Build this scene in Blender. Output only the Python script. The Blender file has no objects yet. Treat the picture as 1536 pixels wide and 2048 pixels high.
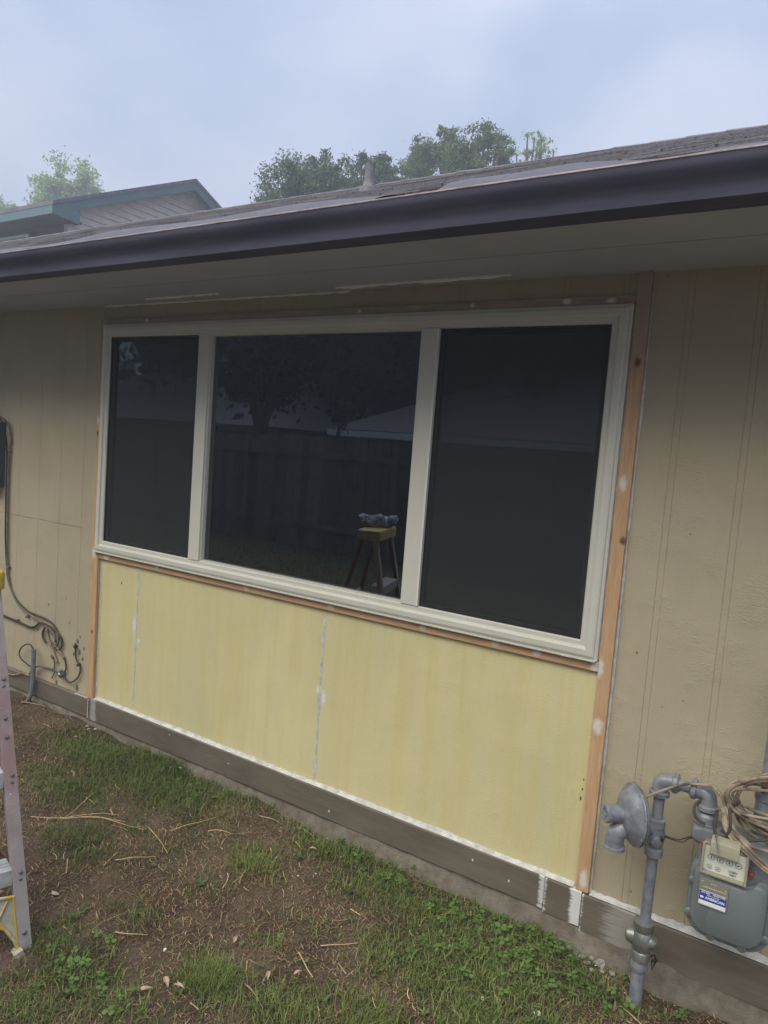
import bpy, math, random
import numpy as np
from mathutils import Vector, Matrix
rnd = random.Random(7); NR = np.random.default_rng(11)
S = bpy.context.scene
col = S.collection
# ------------------------------------------------------------------ camera
F = 1449.3
Rm = [[0.8414306, 0.5351093, 0.0751832], [0.1106799, -0.0344847, -0.9932577], [-0.5289087, 0.8440787, -0.0882424]]
cam = bpy.data.cameras.new("camera"); camo = bpy.data.objects.new("camera", cam); col.objects.link(camo)
r, d, f = [Vector(v) for v in Rm]
M = Matrix((r, -d, -f)).transposed().to_4x4(); M.translation = Vector((0, -2.49, 1.74))
camo.matrix_world = M
cam.sensor_fit = 'VERTICAL'; cam.sensor_height = 24; cam.lens = F / 2048 * 24
cam.clip_start = 0.05; cam.clip_end = 2000
S.camera = camo
# ------------------------------------------------------------------ sky and sun (soft overcast)
SUN_EL, SUN_AZ = math.radians(50), math.radians(196)      # azimuth of the light seen from the house, clockwise from +Y
W = bpy.data.worlds.new("World"); S.world = W; W.use_nodes = True
nt = W.node_tree; nt.nodes.clear()
def N(nt, t, **k):
    n = nt.nodes.new(t)
    for a, b in k.items():
        if a.startswith('i_'): n.inputs[a[2:].replace('_', ' ')].default_value = b
        else: setattr(n, a, b)
    return n
out = N(nt, 'ShaderNodeOutputWorld'); bg = N(nt, 'ShaderNodeBackground')
tc = N(nt, 'ShaderNodeTexCoord'); mp = N(nt, 'ShaderNodeMapping'); mp.inputs['Scale'].default_value = (1, 1, 1.9)
nz = N(nt, 'ShaderNodeTexNoise'); nz.inputs['Scale'].default_value = 1.9; nz.inputs['Detail'].default_value = 6; nz.inputs['Roughness'].default_value = .45; nz.inputs['Distortion'].default_value = .3
cr = N(nt, 'ShaderNodeValToRGB')
e = cr.color_ramp.elements; e[0].position = .36; e[0].color = (.102, .125, .182, 1); e[1].position = .62; e[1].color = (.186, .200, .248, 1)
sky = N(nt, 'ShaderNodeTexSky', sky_type='NISHITA', sun_disc=False, sun_elevation=SUN_EL, sun_rotation=SUN_AZ)
skm = N(nt, 'ShaderNodeMix', data_type='RGBA', blend_type='ADD'); skm.inputs[0].default_value = .006
sep = N(nt, 'ShaderNodeSeparateXYZ'); mr = N(nt, 'ShaderNodeMapRange')
mr.inputs['From Min'].default_value = .0; mr.inputs['From Max'].default_value = .62; mr.inputs['To Min'].default_value = .70; mr.inputs['To Max'].default_value = 1.06
vm = N(nt, 'ShaderNodeVectorMath', operation='SCALE')
L = nt.links.new
L(tc.outputs['Generated'], mp.inputs[0]); L(mp.outputs[0], nz.inputs['Vector']); L(nz.outputs['Fac'], cr.inputs[0])
L(tc.outputs['Generated'], sep.inputs[0]); L(sep.outputs['Z'], mr.inputs['Value'])
L(cr.outputs[0], vm.inputs[0]); L(mr.outputs[0], vm.inputs['Scale'])
L(vm.outputs[0], skm.inputs[6]); L(sky.outputs[0], skm.inputs[7])
L(skm.outputs[2], bg.inputs[0]); bg.inputs[1].default_value = 1.0; L(bg.outputs[0], out.inputs[0])
sl = bpy.data.lights.new("sun", 'SUN'); sl.energy = 1.5; sl.angle = math.radians(70); sl.color = (1.0, .93, .78)
so = bpy.data.objects.new("sun", sl); col.objects.link(so)
sd = Vector((math.sin(SUN_AZ) * math.cos(SUN_EL), math.cos(SUN_AZ) * math.cos(SUN_EL), math.sin(SUN_EL)))
so.rotation_euler = sd.to_track_quat('Z', 'Y').to_euler(); so.location = (0, -6, 9)
S.view_settings.view_transform = 'Standard'; S.view_settings.look = 'None'; S.view_settings.gamma = 1; S.view_settings.exposure = 1.93
S.cycles.max_bounces = 8; S.cycles.transparent_max_bounces = 12; S.cycles.use_denoising = True
# ------------------------------------------------------------------ helpers
class MB:
    def __init__(s): s.v = []; s.f = []
    def add(s, vs, fs):
        o = len(s.v); s.v += [tuple(v) for v in vs]; s.f += [tuple(i + o for i in q) for q in fs]; return s
    def box(s, a, b, rot=None, org=None):
        x0, y0, z0 = a; x1, y1, z1 = b
        vs = [Vector(p) for p in ((x0,y0,z0),(x1,y0,z0),(x1,y1,z0),(x0,y1,z0),(x0,y0,z1),(x1,y0,z1),(x1,y1,z1),(x0,y1,z1))]
        if rot is not None: vs = [rot @ v + Vector(org or (0,0,0)) for v in vs]
        return s.add(vs, [(0,3,2,1),(4,5,6,7),(0,1,5,4),(1,2,6,5),(2,3,7,6),(3,0,4,7)])
    def tube(s, path, rad, n=12, caps=True, twist=0.):
        P = [Vector(p) for p in path]
        if not hasattr(rad, '__len__'): rad = [rad] * len(P)
        up = None; rings = []
        for i, p in enumerate(P):
            a = P[max(i-1, 0)]; b = P[min(i+1, len(P)-1)]
            t = b - a
            if t.length < 1e-9: t = (P[-1] - P[0])
            t.normalize()
            if up is None:
                up = Vector((0,0,1)) if abs(t.z) < .9 else Vector((0,1,0))
            u = up - t * up.dot(t); u.normalize(); up = u; w = t.cross(u)
            rings.append([p + (u * math.cos(2*math.pi*k/n + twist) + w * math.sin(2*math.pi*k/n + twist)) * rad[i] for k in range(n)])
        vs = [q for r_ in rings for q in r_]; fs = []
        for i in range(len(P)-1):
            for k in range(n):
                k2 = (k+1) % n; fs.append((i*n+k, (i)*n+k2, (i+1)*n+k2, (i+1)*n+k))
        if caps: fs.append(tuple(range(n))[::-1]); fs.append(tuple((len(P)-1)*n + k for k in range(n)))
        return s.add(vs, fs)
    def lathe(s, org, axis, prof, n=28):           # prof: (distance along the axis, radius)
        o = Vector(org); a = Vector(axis).normalized()
        up = Vector((0,0,1)) if abs(a.z) < .9 else Vector((0,1,0))
        u = (up - a*up.dot(a)).normalized(); w = a.cross(u); vs = []; fs = []
        for h, r_ in prof:
            vs += [o + a*h + (u*math.cos(2*math.pi*k/n) + w*math.sin(2*math.pi*k/n))*r_ for k in range(n)]
        for i in range(len(prof)-1):
            for k in range(n):
                k2 = (k+1) % n; fs.append((i*n+k, i*n+k2, (i+1)*n+k2, (i+1)*n+k))
        fs.append(tuple(range(n))[::-1]); fs.append(tuple((len(prof)-1)*n + k for k in range(n)))
        return s.add(vs, fs)
    def prism(s, pts, a0, a1, plane='xz', bevel=0.):   # outline pts in a plane, extruded between a0 and a1 along the third axis
        n = len(pts)
        c = (sum(p[0] for p in pts)/n, sum(p[1] for p in pts)/n)
        def mk(p, a): return {'xz': (p[0], a, p[1]), 'xy': (p[0], p[1], a), 'yz': (a, p[0], p[1])}[plane]
        def shr(k):
            res = []
            for p in pts:
                dx, dy = c[0]-p[0], c[1]-p[1]; L_ = math.hypot(dx, dy) or 1
                res.append((p[0] + dx/L_*k, p[1] + dy/L_*k))
            return res
        if bevel:
            sg = 1 if a1 > a0 else -1
            rings = [[mk(p, a0) for p in pts], [mk(p, a1 - sg*bevel) for p in pts], [mk(p, a1 - sg*bevel*.3) for p in shr(bevel*.35)], [mk(p, a1) for p in shr(bevel)]]
        else: rings = [[mk(p, a0) for p in pts], [mk(p, a1) for p in pts]]
        vs = [q for r_ in rings for q in r_]; fs = [tuple(range(n)), tuple((len(rings)-1)*n + k for k in range(n))[::-1]]
        for i in range(len(rings)-1):
            for k in range(n):
                k2 = (k+1) % n; fs.append((i*n+k2, i*n+k, (i+1)*n+k, (i+1)*n+k2))
        return s.add(vs, fs)
    def build(s, name, mat, parent=None, smooth=False, bev=0.):
        me = bpy.data.meshes.new(name); me.from_pydata(s.v, [], s.f); me.validate()
        import bmesh
        b = bmesh.new(); b.from_mesh(me); bmesh.ops.recalc_face_normals(b, faces=b.faces); b.to_mesh(me); b.free()
        return link(name, me, mat, parent, smooth, bev)
def link(name, me, mat, parent=None, smooth=False, bev=0.):
    o = bpy.data.objects.new(name, me); col.objects.link(o)
    if mat: me.materials.append(mat)
    if smooth:
        for p in me.polygons: p.use_smooth = True
        m = o.modifiers.new('es', 'EDGE_SPLIT'); m.split_angle = math.radians(38)
    if bev:
        m = o.modifiers.new('bv', 'BEVEL'); m.width = bev; m.segments = 2; m.limit_method = 'ANGLE'
    if parent:
        o.parent = parent; o.matrix_parent_inverse = Matrix.Translation(parent.location).inverted()
    return o
def raw(name, V, Fa, mat, parent=None):
    me = bpy.data.meshes.new(name)
    V = np.asarray(V, dtype=np.float32); Fa = np.asarray(Fa, dtype=np.int32); k = Fa.shape[1]
    me.vertices.add(len(V)); me.vertices.foreach_set('co', V.ravel())
    me.loops.add(Fa.size); me.loops.foreach_set('vertex_index', Fa.ravel())
    me.polygons.add(len(Fa)); me.polygons.foreach_set('loop_start', np.arange(0, Fa.size, k, dtype=np.int32))
    me.update(calc_edges=True); me.validate()
    return link(name, me, mat, parent)
def tag(o, label=None, cat=None, group=None, kind=None):
    if label: o['label'] = label
    if cat: o['category'] = cat
    if group: o['group'] = group
    if kind: o['kind'] = kind
    return o
def empty(name, loc, label=None, cat=None, group=None):
    o = bpy.data.objects.new(name, None); o.empty_display_size = .1; o.location = loc; col.objects.link(o)
    return tag(o, label, cat, group)
def text_mesh(txt, size, mk, name='text', bold=0.0, align='CENTER'):
    cu = bpy.data.curves.new(name, 'FONT'); cu.body = txt; cu.size = size; cu.align_x = align; cu.align_y = 'CENTER'; cu.offset = bold; cu.resolution_u = 2
    o = bpy.data.objects.new(name, cu); col.objects.link(o)
    dg = bpy.context.evaluated_depsgraph_get(); me = bpy.data.meshes.new_from_object(o.evaluated_get(dg))
    vs = [mk(v.co.x, v.co.y) for v in me.vertices]; fs = [tuple(p.vertices) for p in me.polygons]
    bpy.data.objects.remove(o); bpy.data.curves.remove(cu); bpy.data.meshes.remove(me)
    return vs, fs
def rrect(x0, z0, x1, z1, r_, n=6):
    if not hasattr(r_, '__len__'): r_ = [r_]*4
    pts = []
    for (cx, cz, a0, rr) in ((x1-r_[0], z1-r_[0], 0, r_[0]), (x0+r_[1], z1-r_[1], 90, r_[1]), (x0+r_[2], z0+r_[2], 180, r_[2]), (x1-r_[3], z0+r_[3], 270, r_[3])):
        for k in range(n+1):
            a = math.radians(a0 + 90*k/n); pts.append((cx + rr*math.cos(a), cz + rr*math.sin(a)))
    return pts
def spline(pts, n=8):
    P = [Vector(p) for p in pts]; res = []
    for i in range(len(P)-1):
        p0 = P[max(i-1,0)]; p1 = P[i]; p2 = P[i+1]; p3 = P[min(i+2, len(P)-1)]
        for k in range(n):
            t = k/n
            res.append(.5*((2*p1) + (p2-p0)*t + (2*p0-5*p1+4*p2-p3)*t*t + (3*p1-p0-3*p2+p3)*t**3))
    res.append(P[-1]); return res
# ------------------------------------------------------------------ materials
def mat(name, c, rough=.6, spec=.5, metal=0., bump=None, var=None, c2=None, island=None, grain=None, dirt=None):
    """bump=(scale, strength, stretchZ) ; var=(scale, amount) ; island=(amount)"""
    m = bpy.data.materials.new(name); m.use_nodes = True; t = m.node_tree; b = t.nodes['Principled BSDF']; l = t.links.new
    b.inputs['Base Color'].default_value = (*c, 1); b.inputs['Roughness'].default_value = rough
    b.inputs['Specular IOR Level'].default_value = spec; b.inputs['Metallic'].default_value = metal
    geo = N(t, 'ShaderNodeNewGeometry'); cur = None
    def noise(scale, det=5, vec=None, rgh=.6, dist=0.):
        n = N(t, 'ShaderNodeTexNoise'); n.inputs['Scale'].default_value = scale; n.inputs['Detail'].default_value = det; n.inputs['Roughness'].default_value = rgh; n.inputs['Distortion'].default_value = dist
        l(vec or geo.outputs['Position'], n.inputs['Vector']); return n.outputs['Fac']
    def mixc(fac, a, bb, blend='MIX'):
        x = N(t, 'ShaderNodeMix', data_type='RGBA', blend_type=blend)
        for s_, v in ((0, fac), (6, a), (7, bb)):
            if isinstance(v, (int, float)): x.inputs[s_].default_value = v
            elif isinstance(v, tuple): x.inputs[s_].default_value = (*v[:3], 1)
            else: l(v, x.inputs[s_])
        return x.outputs[2]
    def ramp(v, a, bb, lo=0., hi=1.):
        x = N(t, 'ShaderNodeMapRange', interpolation_type='SMOOTHSTEP'); l(v, x.inputs['Value'])
        for k, q in (('From Min', a), ('From Max', bb), ('To Min', lo), ('To Max', hi)): x.inputs[k].default_value = q
        return x.outputs[0]
    def mapping(sc, rot=(0,0,0)):
        x = N(t, 'ShaderNodeMapping'); l(geo.outputs['Position'], x.inputs[0]); x.inputs['Scale'].default_value = sc; x.inputs['Rotation'].default_value = rot; return x.outputs[0]
    def math_(op, a, bb=None):
        x = N(t, 'ShaderNodeMath', operation=op)
        for i, v in enumerate((a, bb)):
            if v is None: continue
            if isinstance(v, (int, float)): x.inputs[i].default_value = v
            else: l(v, x.inputs[i])
        return x.outputs[0]
    cur = c
    if c2 and var: cur = mixc(ramp(noise(var[0]), .5-var[1], .5+var[1]), c, c2)
    elif var:
        lo = tuple(x*(1-var[1]) for x in c); hi = tuple(min(1, x*(1+var[1])) for x in c)
        cur = mixc(ramp(noise(var[0]), .3, .7), lo, hi)
    if island:
        v = math_('MULTIPLY_ADD', geo.outputs['Random Per Island'], 2*island); t.nodes[-1].inputs[2].default_value = 1-island
        cv = N(t, 'ShaderNodeCombineColor'); [l(v, cv.inputs[i]) for i in range(3)]
        cur = mixc(1., cur, cv.outputs[0], 'MULTIPLY')
    if bump:
        vec = mapping(bump[2]) if len(bump) > 2 else None
        h = noise(bump[0], 6, vec, dist=bump[3] if len(bump) > 3 else 0.)
        bn = N(t, 'ShaderNodeBump'); bn.inputs['Strength'].default_value = bump[1]; bn.inputs['Distance'].default_value = .004
        l(h, bn.inputs['Height']); l(bn.outputs[0], b.inputs['Normal'])
    m['h'] = 1
    if not isinstance(cur, tuple): l(cur, b.inputs['Base Color'])
    return m, dict(t=t, b=b, l=l, geo=geo, noise=noise, mixc=mixc, ramp=ramp, mapping=mapping, math=math_, cur=cur)
def Mt(*a, **k): return mat(*a, **k)[0]
def setc(k, c): k['l'](c, k['b'].inputs['Base Color'])
def spots(k, pts, r_, soft=.5, sy=1.8):
    """mask that is 1 near the listed (x, z) places, with a broken edge"""
    t, l = k['t'], k['l']; tot = None
    sx = N(t, 'ShaderNodeSeparateXYZ'); l(k['geo'].outputs['Position'], sx.inputs[0]); nn = k['noise'](45, 3)
    for p in pts:
        x, z = p[:2]; rr = p[2] if len(p) > 2 else r_; sv = p[3] if len(p) > 3 else sy
        dx = k['math']('SUBTRACT', sx.outputs[0], x); dz = k['math']('DIVIDE', k['math']('SUBTRACT', sx.outputs[2], z), sv)
        dd = k['math']('SQRT', k['math']('ADD', k['math']('MULTIPLY', dx, dx), k['math']('MULTIPLY', dz, dz)))
        dd = k['math']('ADD', dd, k['math']('MULTIPLY', k['math']('SUBTRACT', nn, .5), rr*1.6))
        msk = k['ramp'](dd, rr*(1-soft), rr*(1+soft), 1., 0.)
        tot = msk if tot is None else k['math']('MAXIMUM', tot, msk)
    return tot
# tan wall paint: stippled, with brushed ripples, fine pits
def wall_mat(name, c, ripple=.7, specks=True, streak=False):
    m, k = mat(name, c, rough=.62, spec=.35)
    n1 = k['noise'](1.3, 3); n2 = k['noise'](260, 2); n3 = k['noise'](9, 4, k['mapping']((1, 1, .25)))
    cu = k['mixc'](k['ramp'](n1, .3, .7), tuple(x*.93 for x in c), tuple(x*1.05 for x in c))
    cu = k['mixc'](k['math']('MULTIPLY', k['ramp'](n3, .45, .7), .16), cu, tuple(x*.78 for x in c))
    cu = k['mixc'](k['ramp'](n2, .35, .75, .0, .16), cu, tuple(x*.6 for x in c))
    if streak:
        n4 = k['noise'](5, 4, k['mapping']((3.2, 1, .22))); cu = k['mixc'](k['ramp'](n4, .42, .66, 0, .38), cu, (.60, .51, .20))
        n5 = k['noise'](2.2, 3, k['mapping']((1.6, 1, .5))); cu = k['mixc'](k['ramp'](n5, .5, .75, 0, .32), cu, (.53, .53, .34))
    if specks:
        v = N(k['t'], 'ShaderNodeTexVoronoi'); v.inputs['Scale'].default_value = 26; k['l'](k['geo'].outputs['Position'], v.inputs['Vector'])
        sp = k['ramp'](v.outputs['Distance'], .05, .10, 1, 0); gate = k['ramp'](k['noise'](4, 2), .58, .62)
        cu = k['mixc'](k['math']('MULTIPLY', k['math']('MULTIPLY', sp, gate), .7), cu, (.05, .04, .03))
    setc(k, cu)
    h1 = k['noise'](230, 2); h2 = k['noise'](34, 5, k['mapping']((1, 1, 2.0), (0, .35, 0)), dist=1.6); gate2 = k['ramp'](k['noise'](5.5, 2), .45, .62)
    hh = k['math']('ADD', k['math']('MULTIPLY', h1, .22), k['math']('MULTIPLY', k['math']('MULTIPLY', h2, gate2), .75*ripple))
    hh = k['math']('ADD', hh, k['math']('MULTIPLY', k['noise'](120, 3, k['mapping']((1, 1, .12))), .22))
    bn = N(k['t'], 'ShaderNodeBump'); bn.inputs['Strength'].default_value = 1.0; bn.inputs['Distance'].default_value = .006
    k['l'](hh, bn.inputs['Height']); k['l'](bn.outputs[0], k['b'].inputs['Normal'])
    return m, k, cu
M_tan, kt, ct = wall_mat('tan paint', (.46, .405, .285))
# thin dark horizontal panel joint on the left wall and grime low on it
sx = N(kt['t'], 'ShaderNodeSeparateXYZ'); kt['l'](kt['geo'].outputs['Position'], sx.inputs[0])
zz = kt['math']('ADD', sx.outputs[2], kt['math']('MULTIPLY', kt['noise'](6, 2), .006))
ln = kt['ramp'](kt['math']('ABSOLUTE', kt['math']('SUBTRACT', zz, 1.176)), .0012, .0026, 1, 0)
ln = kt['math']('MULTIPLY', ln, kt['ramp'](sx.outputs[0], -3.56, -3.50, 1, 0))
ln = kt['math']('MULTIPLY', ln, kt['ramp'](kt['noise'](14, 3), .38, .55, .2, 1))
blk = spots(kt, [(-3.52,.53,.010),(-3.50,.47,.012),(-3.46,.50,.007),(-3.47,.44,.008),(-3.55,.45,.008),(-3.49,.36,.006),(-3.50,.56,.006),(-3.8,.69,.006),(-3.9,.52,.006),(-3.72,.38,.010),(-3.76,.45,.010),(-3.6,.62,.005),(-3.51,.26,.014),(-3.7,.25,.012),(-4.02,.62,.005),(-3.64,.75,.004),(-.455,.30,.0035),(-.52,1.12,.003)], .007, .35, 1.3)
ct2 = kt['mixc'](kt['math']('MULTIPLY', kt['math']('MAXIMUM', ln, blk), .75), ct, (.035, .03, .025)); setc(kt, ct2)
M_yel, ky, cy = wall_mat('primed yellow panel', (.66, .60, .34), ripple=.25, specks=False, streak=True)
ysp = spots(ky, [(-3.035,.66,.010,.9),(-3.05,.72,.012,3.),(-3.01,.64,.010,1.2),(-1.80,.64,.012,2.4),(-1.83,.67,.010,1.5)], .012, .5)
yd = spots(ky, [(-3.165,.92,.004,2.2),(-.652,.60,.0032,1.2),(-.655,.565,.0035,2.2),(-.651,.635,.0025,1.5)], .004, .3)
cy = ky['mixc'](ysp, cy, (.72, .70, .64)); cy = ky['mixc'](yd, cy, (.05, .04, .03)); setc(ky, cy)
M_soffit = Mt('soffit paint', (.45, .485, .555), rough=.7, spec=.25, bump=(90, .3), var=(2, .06))  # tan soffit shifted to blue grey, the lens veil painted into its colour
M_skirt, ks = mat('skirt paint', (.155, .122, .082), rough=.55, spec=.3)
cs = ks['mixc'](ks['ramp'](ks['noise'](7, 5, ks['mapping']((.5, 1, 2))), .3, .7), (.125, .108, .082), (.17, .148, .115))
bx = N(ks['t'], 'ShaderNodeSeparateXYZ'); ks['l'](ks['geo'].outputs['Position'], bx.inputs[0])
str_ = ks['noise'](110, 5, ks['mapping']((.10, 1, 1.5)))
def band(x0, w, thr): 
    a = ks['ramp'](ks['math']('ABSOLUTE', ks['math']('SUBTRACT', bx.outputs[0], x0)), 0, w, 1, 0)
    return ks['ramp'](ks['math']('ADD', str_, a), thr, thr+.30)
w1 = ks['math']('MAXIMUM', band(-.628, .055, 1.02), ks['math']('MULTIPLY', band(-.752, .045, 1.15), .8))
w1 = ks['math']('MAXIMUM', w1, ks['math']('MULTIPLY', band(-.45, .22, 1.12), .30)); w1 = ks['math']('MAXIMUM', w1, ks['math']('MULTIPLY', band(-3.33, .07, 1.1), .35))
w1 = ks['math']('MAXIMUM', w1, spots(ks, [(-2.72,.22,.005,.6),(-2.31,.195,.004,.8),(-1.71,.165,.003),(-1.03,.205,.003),(-.88,.18,.003)], .005, .4))
setc(ks, ks['mixc'](w1, cs, (.66, .66, .65)))
bn = N(ks['t'], 'ShaderNodeBump'); bn.inputs['Strength'].default_value = .5; bn.inputs['Distance'].default_value = .003; ks['l'](ks['noise'](80, 5, ks['mapping']((.15, 1, 1.2))), bn.inputs['Height']); ks['l'](bn.outputs[0], ks['b'].inputs['Normal'])
def wood_mat(name, vert, pts, dull=1.):
    m, k = mat(name, (.5, .28, .15), rough=.6, spec=.25)
    sc = (1, 1, .07) if vert else (.07, 1, 1)
    g1 = k['noise'](95, 5, k['mapping'](sc), dist=.6); g2 = k['noise'](5, 3)
    a = tuple(x*dull for x in (.47, .285, .15)); bb = tuple(x*dull for x in (.60, .40, .235))
    cu = k['mixc'](k['ramp'](g1, .3, .72), a, bb); cu = k['mixc'](k['ramp'](g2, .4, .7, 0, .45), cu, tuple(x*dull for x in (.50, .33, .22)))
    if vert:
        zx = N(k['t'], 'ShaderNodeSeparateXYZ'); k['l'](k['geo'].outputs['Position'], zx.inputs[0]); cu = k['mixc'](k['ramp'](zx.outputs[2], 2.0, 2.14, 0, .75), cu, (.36, .29, .24))  # duller toward the top: stain, plus eave shade and veil mixed into the colour
    if vert: cu = k['mixc'](spots(k, [(-.612, 2.08, .010), (-.60, 1.49, .009), (-3.39, 1.70, .01), (-3.37, .62, .008)], .01, .6, 1.4), cu, (.16, .07, .035))
    if pts: cu = k['mixc'](spots(k, pts, .014, .55), cu, (.66, .62, .57))
    setc(k, cu); bn = N(k['t'], 'ShaderNodeBump'); bn.inputs['Strength'].default_value = .35; bn.inputs['Distance'].default_value = .002
    k['l'](g1, bn.inputs['Height']); k['l'](bn.outputs[0], k['b'].inputs['Normal']); return m
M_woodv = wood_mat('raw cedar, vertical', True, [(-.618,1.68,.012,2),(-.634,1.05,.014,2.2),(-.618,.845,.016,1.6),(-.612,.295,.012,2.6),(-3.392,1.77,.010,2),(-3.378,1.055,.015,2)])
M_woodh = wood_mat('raw cedar, horizontal', False, [(-2.88,1.05,.014,.6),(-2.27,1.05,.016,.6),(-1.78,1.05,.016,.6),(-1.33,1.05,.014,.6),(-1.02,1.05,.016,.6),(-.86,1.05,.014,.8),(-3.28,1.05,.022,.7),(-.65,1.05,.012,2)])
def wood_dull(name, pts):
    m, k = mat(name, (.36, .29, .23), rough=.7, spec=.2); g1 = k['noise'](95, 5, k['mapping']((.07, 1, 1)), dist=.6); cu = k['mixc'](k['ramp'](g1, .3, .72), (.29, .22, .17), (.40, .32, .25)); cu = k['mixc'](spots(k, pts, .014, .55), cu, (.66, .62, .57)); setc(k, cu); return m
M_woodt = wood_dull('dull cedar under the eave', [(-3.04,2.285,.012,.7),(-1.74,2.285,.008,.8),(-1.23,2.288,.008,.8),(-.87,2.29,.014,.6),(-.72,2.285,.014,.6)])  # toned-down cedar: part stain, part eave shade put into the colour
M_caulk = Mt('white caulk', (.52, .52, .51), rough=.65, bump=(60, .5), var=(26, .22))
M_frame = Mt('almond vinyl', (.61, .605, .535), rough=.38, spec=.5, var=(3, .03))
M_bead = Mt('white vinyl bead', (.72, .72, .70), rough=.35)
M_seal = Mt('black gasket', (.02, .02, .02), rough=.5)
M_gutter, kg = mat('veil-tinted gutter enamel', (.055, .042, .052), rough=.7, spec=.2, bump=(2.2, .25))  # brown gutter tinted bluish: lens veil put into the paint colour
g_ = kg['mixc'](kg['ramp'](kg['noise'](3, 5, kg['mapping']((.5, 1, 4))), .35, .7), (.065, .066, .10), (.10, .098, .145)); setc(kg, g_)
M_lip = Mt('highlit gutter lip', (.36, .30, .30), rough=.35, spec=.6, var=(14, .4))  # paler than the gutter: highlight along the rolled edge painted in
M_guard = Mt('gutter guard', (.10, .10, .13), rough=.6, spec=.3, bump=(12, .7), var=(6, .15))
M_conc = Mt('concrete', (.22, .20, .165), rough=.95, spec=.15, bump=(160, 1.), c2=(.12, .098, .072), var=(22, .3))
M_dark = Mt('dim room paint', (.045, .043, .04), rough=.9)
M_gas = Mt('grey meter enamel', (.165, .18, .20), rough=.32, spec=.5, bump=(110, .25), var=(26, .14))
M_gas2 = Mt('grey pipe paint', (.145, .160, .190), rough=.30, spec=.55, bump=(45, .45), c2=(.235, .255, .285), var=(30, .16))
M_body = Mt('grey green meter cover', (.135, .160, .165), rough=.5, spec=.4, bump=(420, .35), var=(8, .05))
M_alu = Mt('galvanised metal', (.30, .32, .30), rough=.38, metal=.7, bump=(60, .4), var=(30, .2))
M_screw = Mt('screw steel', (.3, .31, .31), rough=.35, metal=.8)
M_red = Mt('red plastic plug', (.30, .05, .04), rough=.5)
M_white = Mt('white dial plate', (.62, .64, .57), rough=.5)
M_blk = Mt('black print', (.04, .04, .04), rough=.6)
M_blue = Mt('blue label', (.03, .065, .30), rough=.4, var=(120, .2))
M_lab = Mt('white print', (.75, .77, .80), rough=.5)
M_tin = Mt('stamped tin plate', (.32, .31, .25), rough=.42, metal=.4, bump=(300, .3))
M_cab = Mt('weathered tan cable', (.36, .29, .20), rough=.65, bump=(90, .6), c2=(.13, .10, .075), var=(26, .14))
M_cabd = Mt('dark cable', (.05, .042, .036), rough=.55, var=(30, .3))
M_cabm = Mt('grey brown cable', (.15, .12, .09), rough=.6, var=(28, .35))
M_cond = Mt('grey conduit', (.17, .19, .21), rough=.45, var=(22, .15))
M_rust = Mt('red brown sleeve', (.25, .07, .05), rough=.7, var=(40, .2))
M_box = Mt('dark grey box', (.075, .09, .10), rough=.45, spec=.4, var=(5, .1))
# aged pink fibreglass
M_rail, kr = mat('aged pink fibreglass', (.38, .21, .20), rough=.6, spec=.3, bump=(160, .35))
cr_ = kr['mixc'](kr['ramp'](kr['noise'](9, 5), .35, .68), (.34, .235, .235), (.42, .36, .36))
rz = N(kr['t'], 'ShaderNodeSeparateXYZ'); kr['l'](kr['geo'].outputs['Position'], rz.inputs[0])
cr_ = kr['mixc'](kr['ramp'](kr['math']('ADD', rz.outputs[2], kr['math']('MULTIPLY', kr['noise'](12, 4), .5)), .25, .95, .85, 0), cr_, (.34, .34, .35))
v_ = N(kr['t'], 'ShaderNodeTexVoronoi'); v_.inputs['Scale'].default_value = 60; kr['l'](kr['geo'].outputs['Position'], v_.inputs['Vector'])
cr_ = kr['mixc'](kr['math']('MULTIPLY', kr['ramp'](v_.outputs['Distance'], .1, .16, 1, 0), kr['ramp'](kr['noise'](20, 2), .6, .66)), cr_, (.75, .74, .72)); setc(kr, cr_)
M_railr = Mt('dark red fibreglass', (.21, .05, .045), rough=.5, var=(14, .25), bump=(120, .3))
M_step = Mt('worn aluminium tread', (.55, .57, .60), rough=.42, metal=.35, bump=(60, .4, (.2, 1, 1)), var=(25, .2))
M_ylw, kyw = mat('scuffed yellow plastic', (.52, .36, .05), rough=.5)
setc(kyw, kyw['mixc'](kyw['ramp'](kyw['noise'](24, 5), .48, .6), (.52, .36, .05), (.50, .47, .36)))
M_web = Mt('grey brace infill', (.42, .40, .32), rough=.6, var=(20, .2))
M_cloth = Mt('blue white cloth', (.62, .68, .80), rough=.8, c2=(.22, .27, .40), var=(34, .04))
M_shing, ksh = mat('brown shingles', (.12, .10, .10), rough=.85, spec=.25, bump=(150, 1.))
mpx = N(ksh['t'], 'ShaderNodeMapping'); ksh['l'](ksh['geo'].outputs['Position'], mpx.inputs[0]); mpx.inputs['Scale'].default_value = (1, 1.088, 0)
bk = N(ksh['t'], 'ShaderNodeTexBrick'); ksh['l'](mpx.outputs[0], bk.inputs['Vector']); bk.inputs['Scale'].default_value = 1; bk.inputs['Brick Width'].default_value = .3; bk.inputs['Row Height'].default_value = .14; bk.inputs['Mortar Size'].default_value = .006
bk.inputs['Color1'].default_value = (.15, .145, .17, 1); bk.inputs['Color2'].default_value = (.09, .088, .105, 1); bk.inputs['Mortar'].default_value = (.03, .026, .028, 1); bk.inputs['Bias'].default_value = 0
setc(ksh, ksh['mixc'](ksh['ramp'](ksh['noise'](60, 4), .3, .7, 0, .5), bk.outputs[0], (.20, .195, .225)))
M_tin2 = Mt('bright stamped letters', (.55, .54, .46), rough=.35)
M_vent = Mt('grey vent pipe', (.13, .135, .15), rough=.7, var=(30, .2))
M_teal = Mt('teal trim paint', (.065, .125, .15), rough=.6, var=(3, .1))
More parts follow.
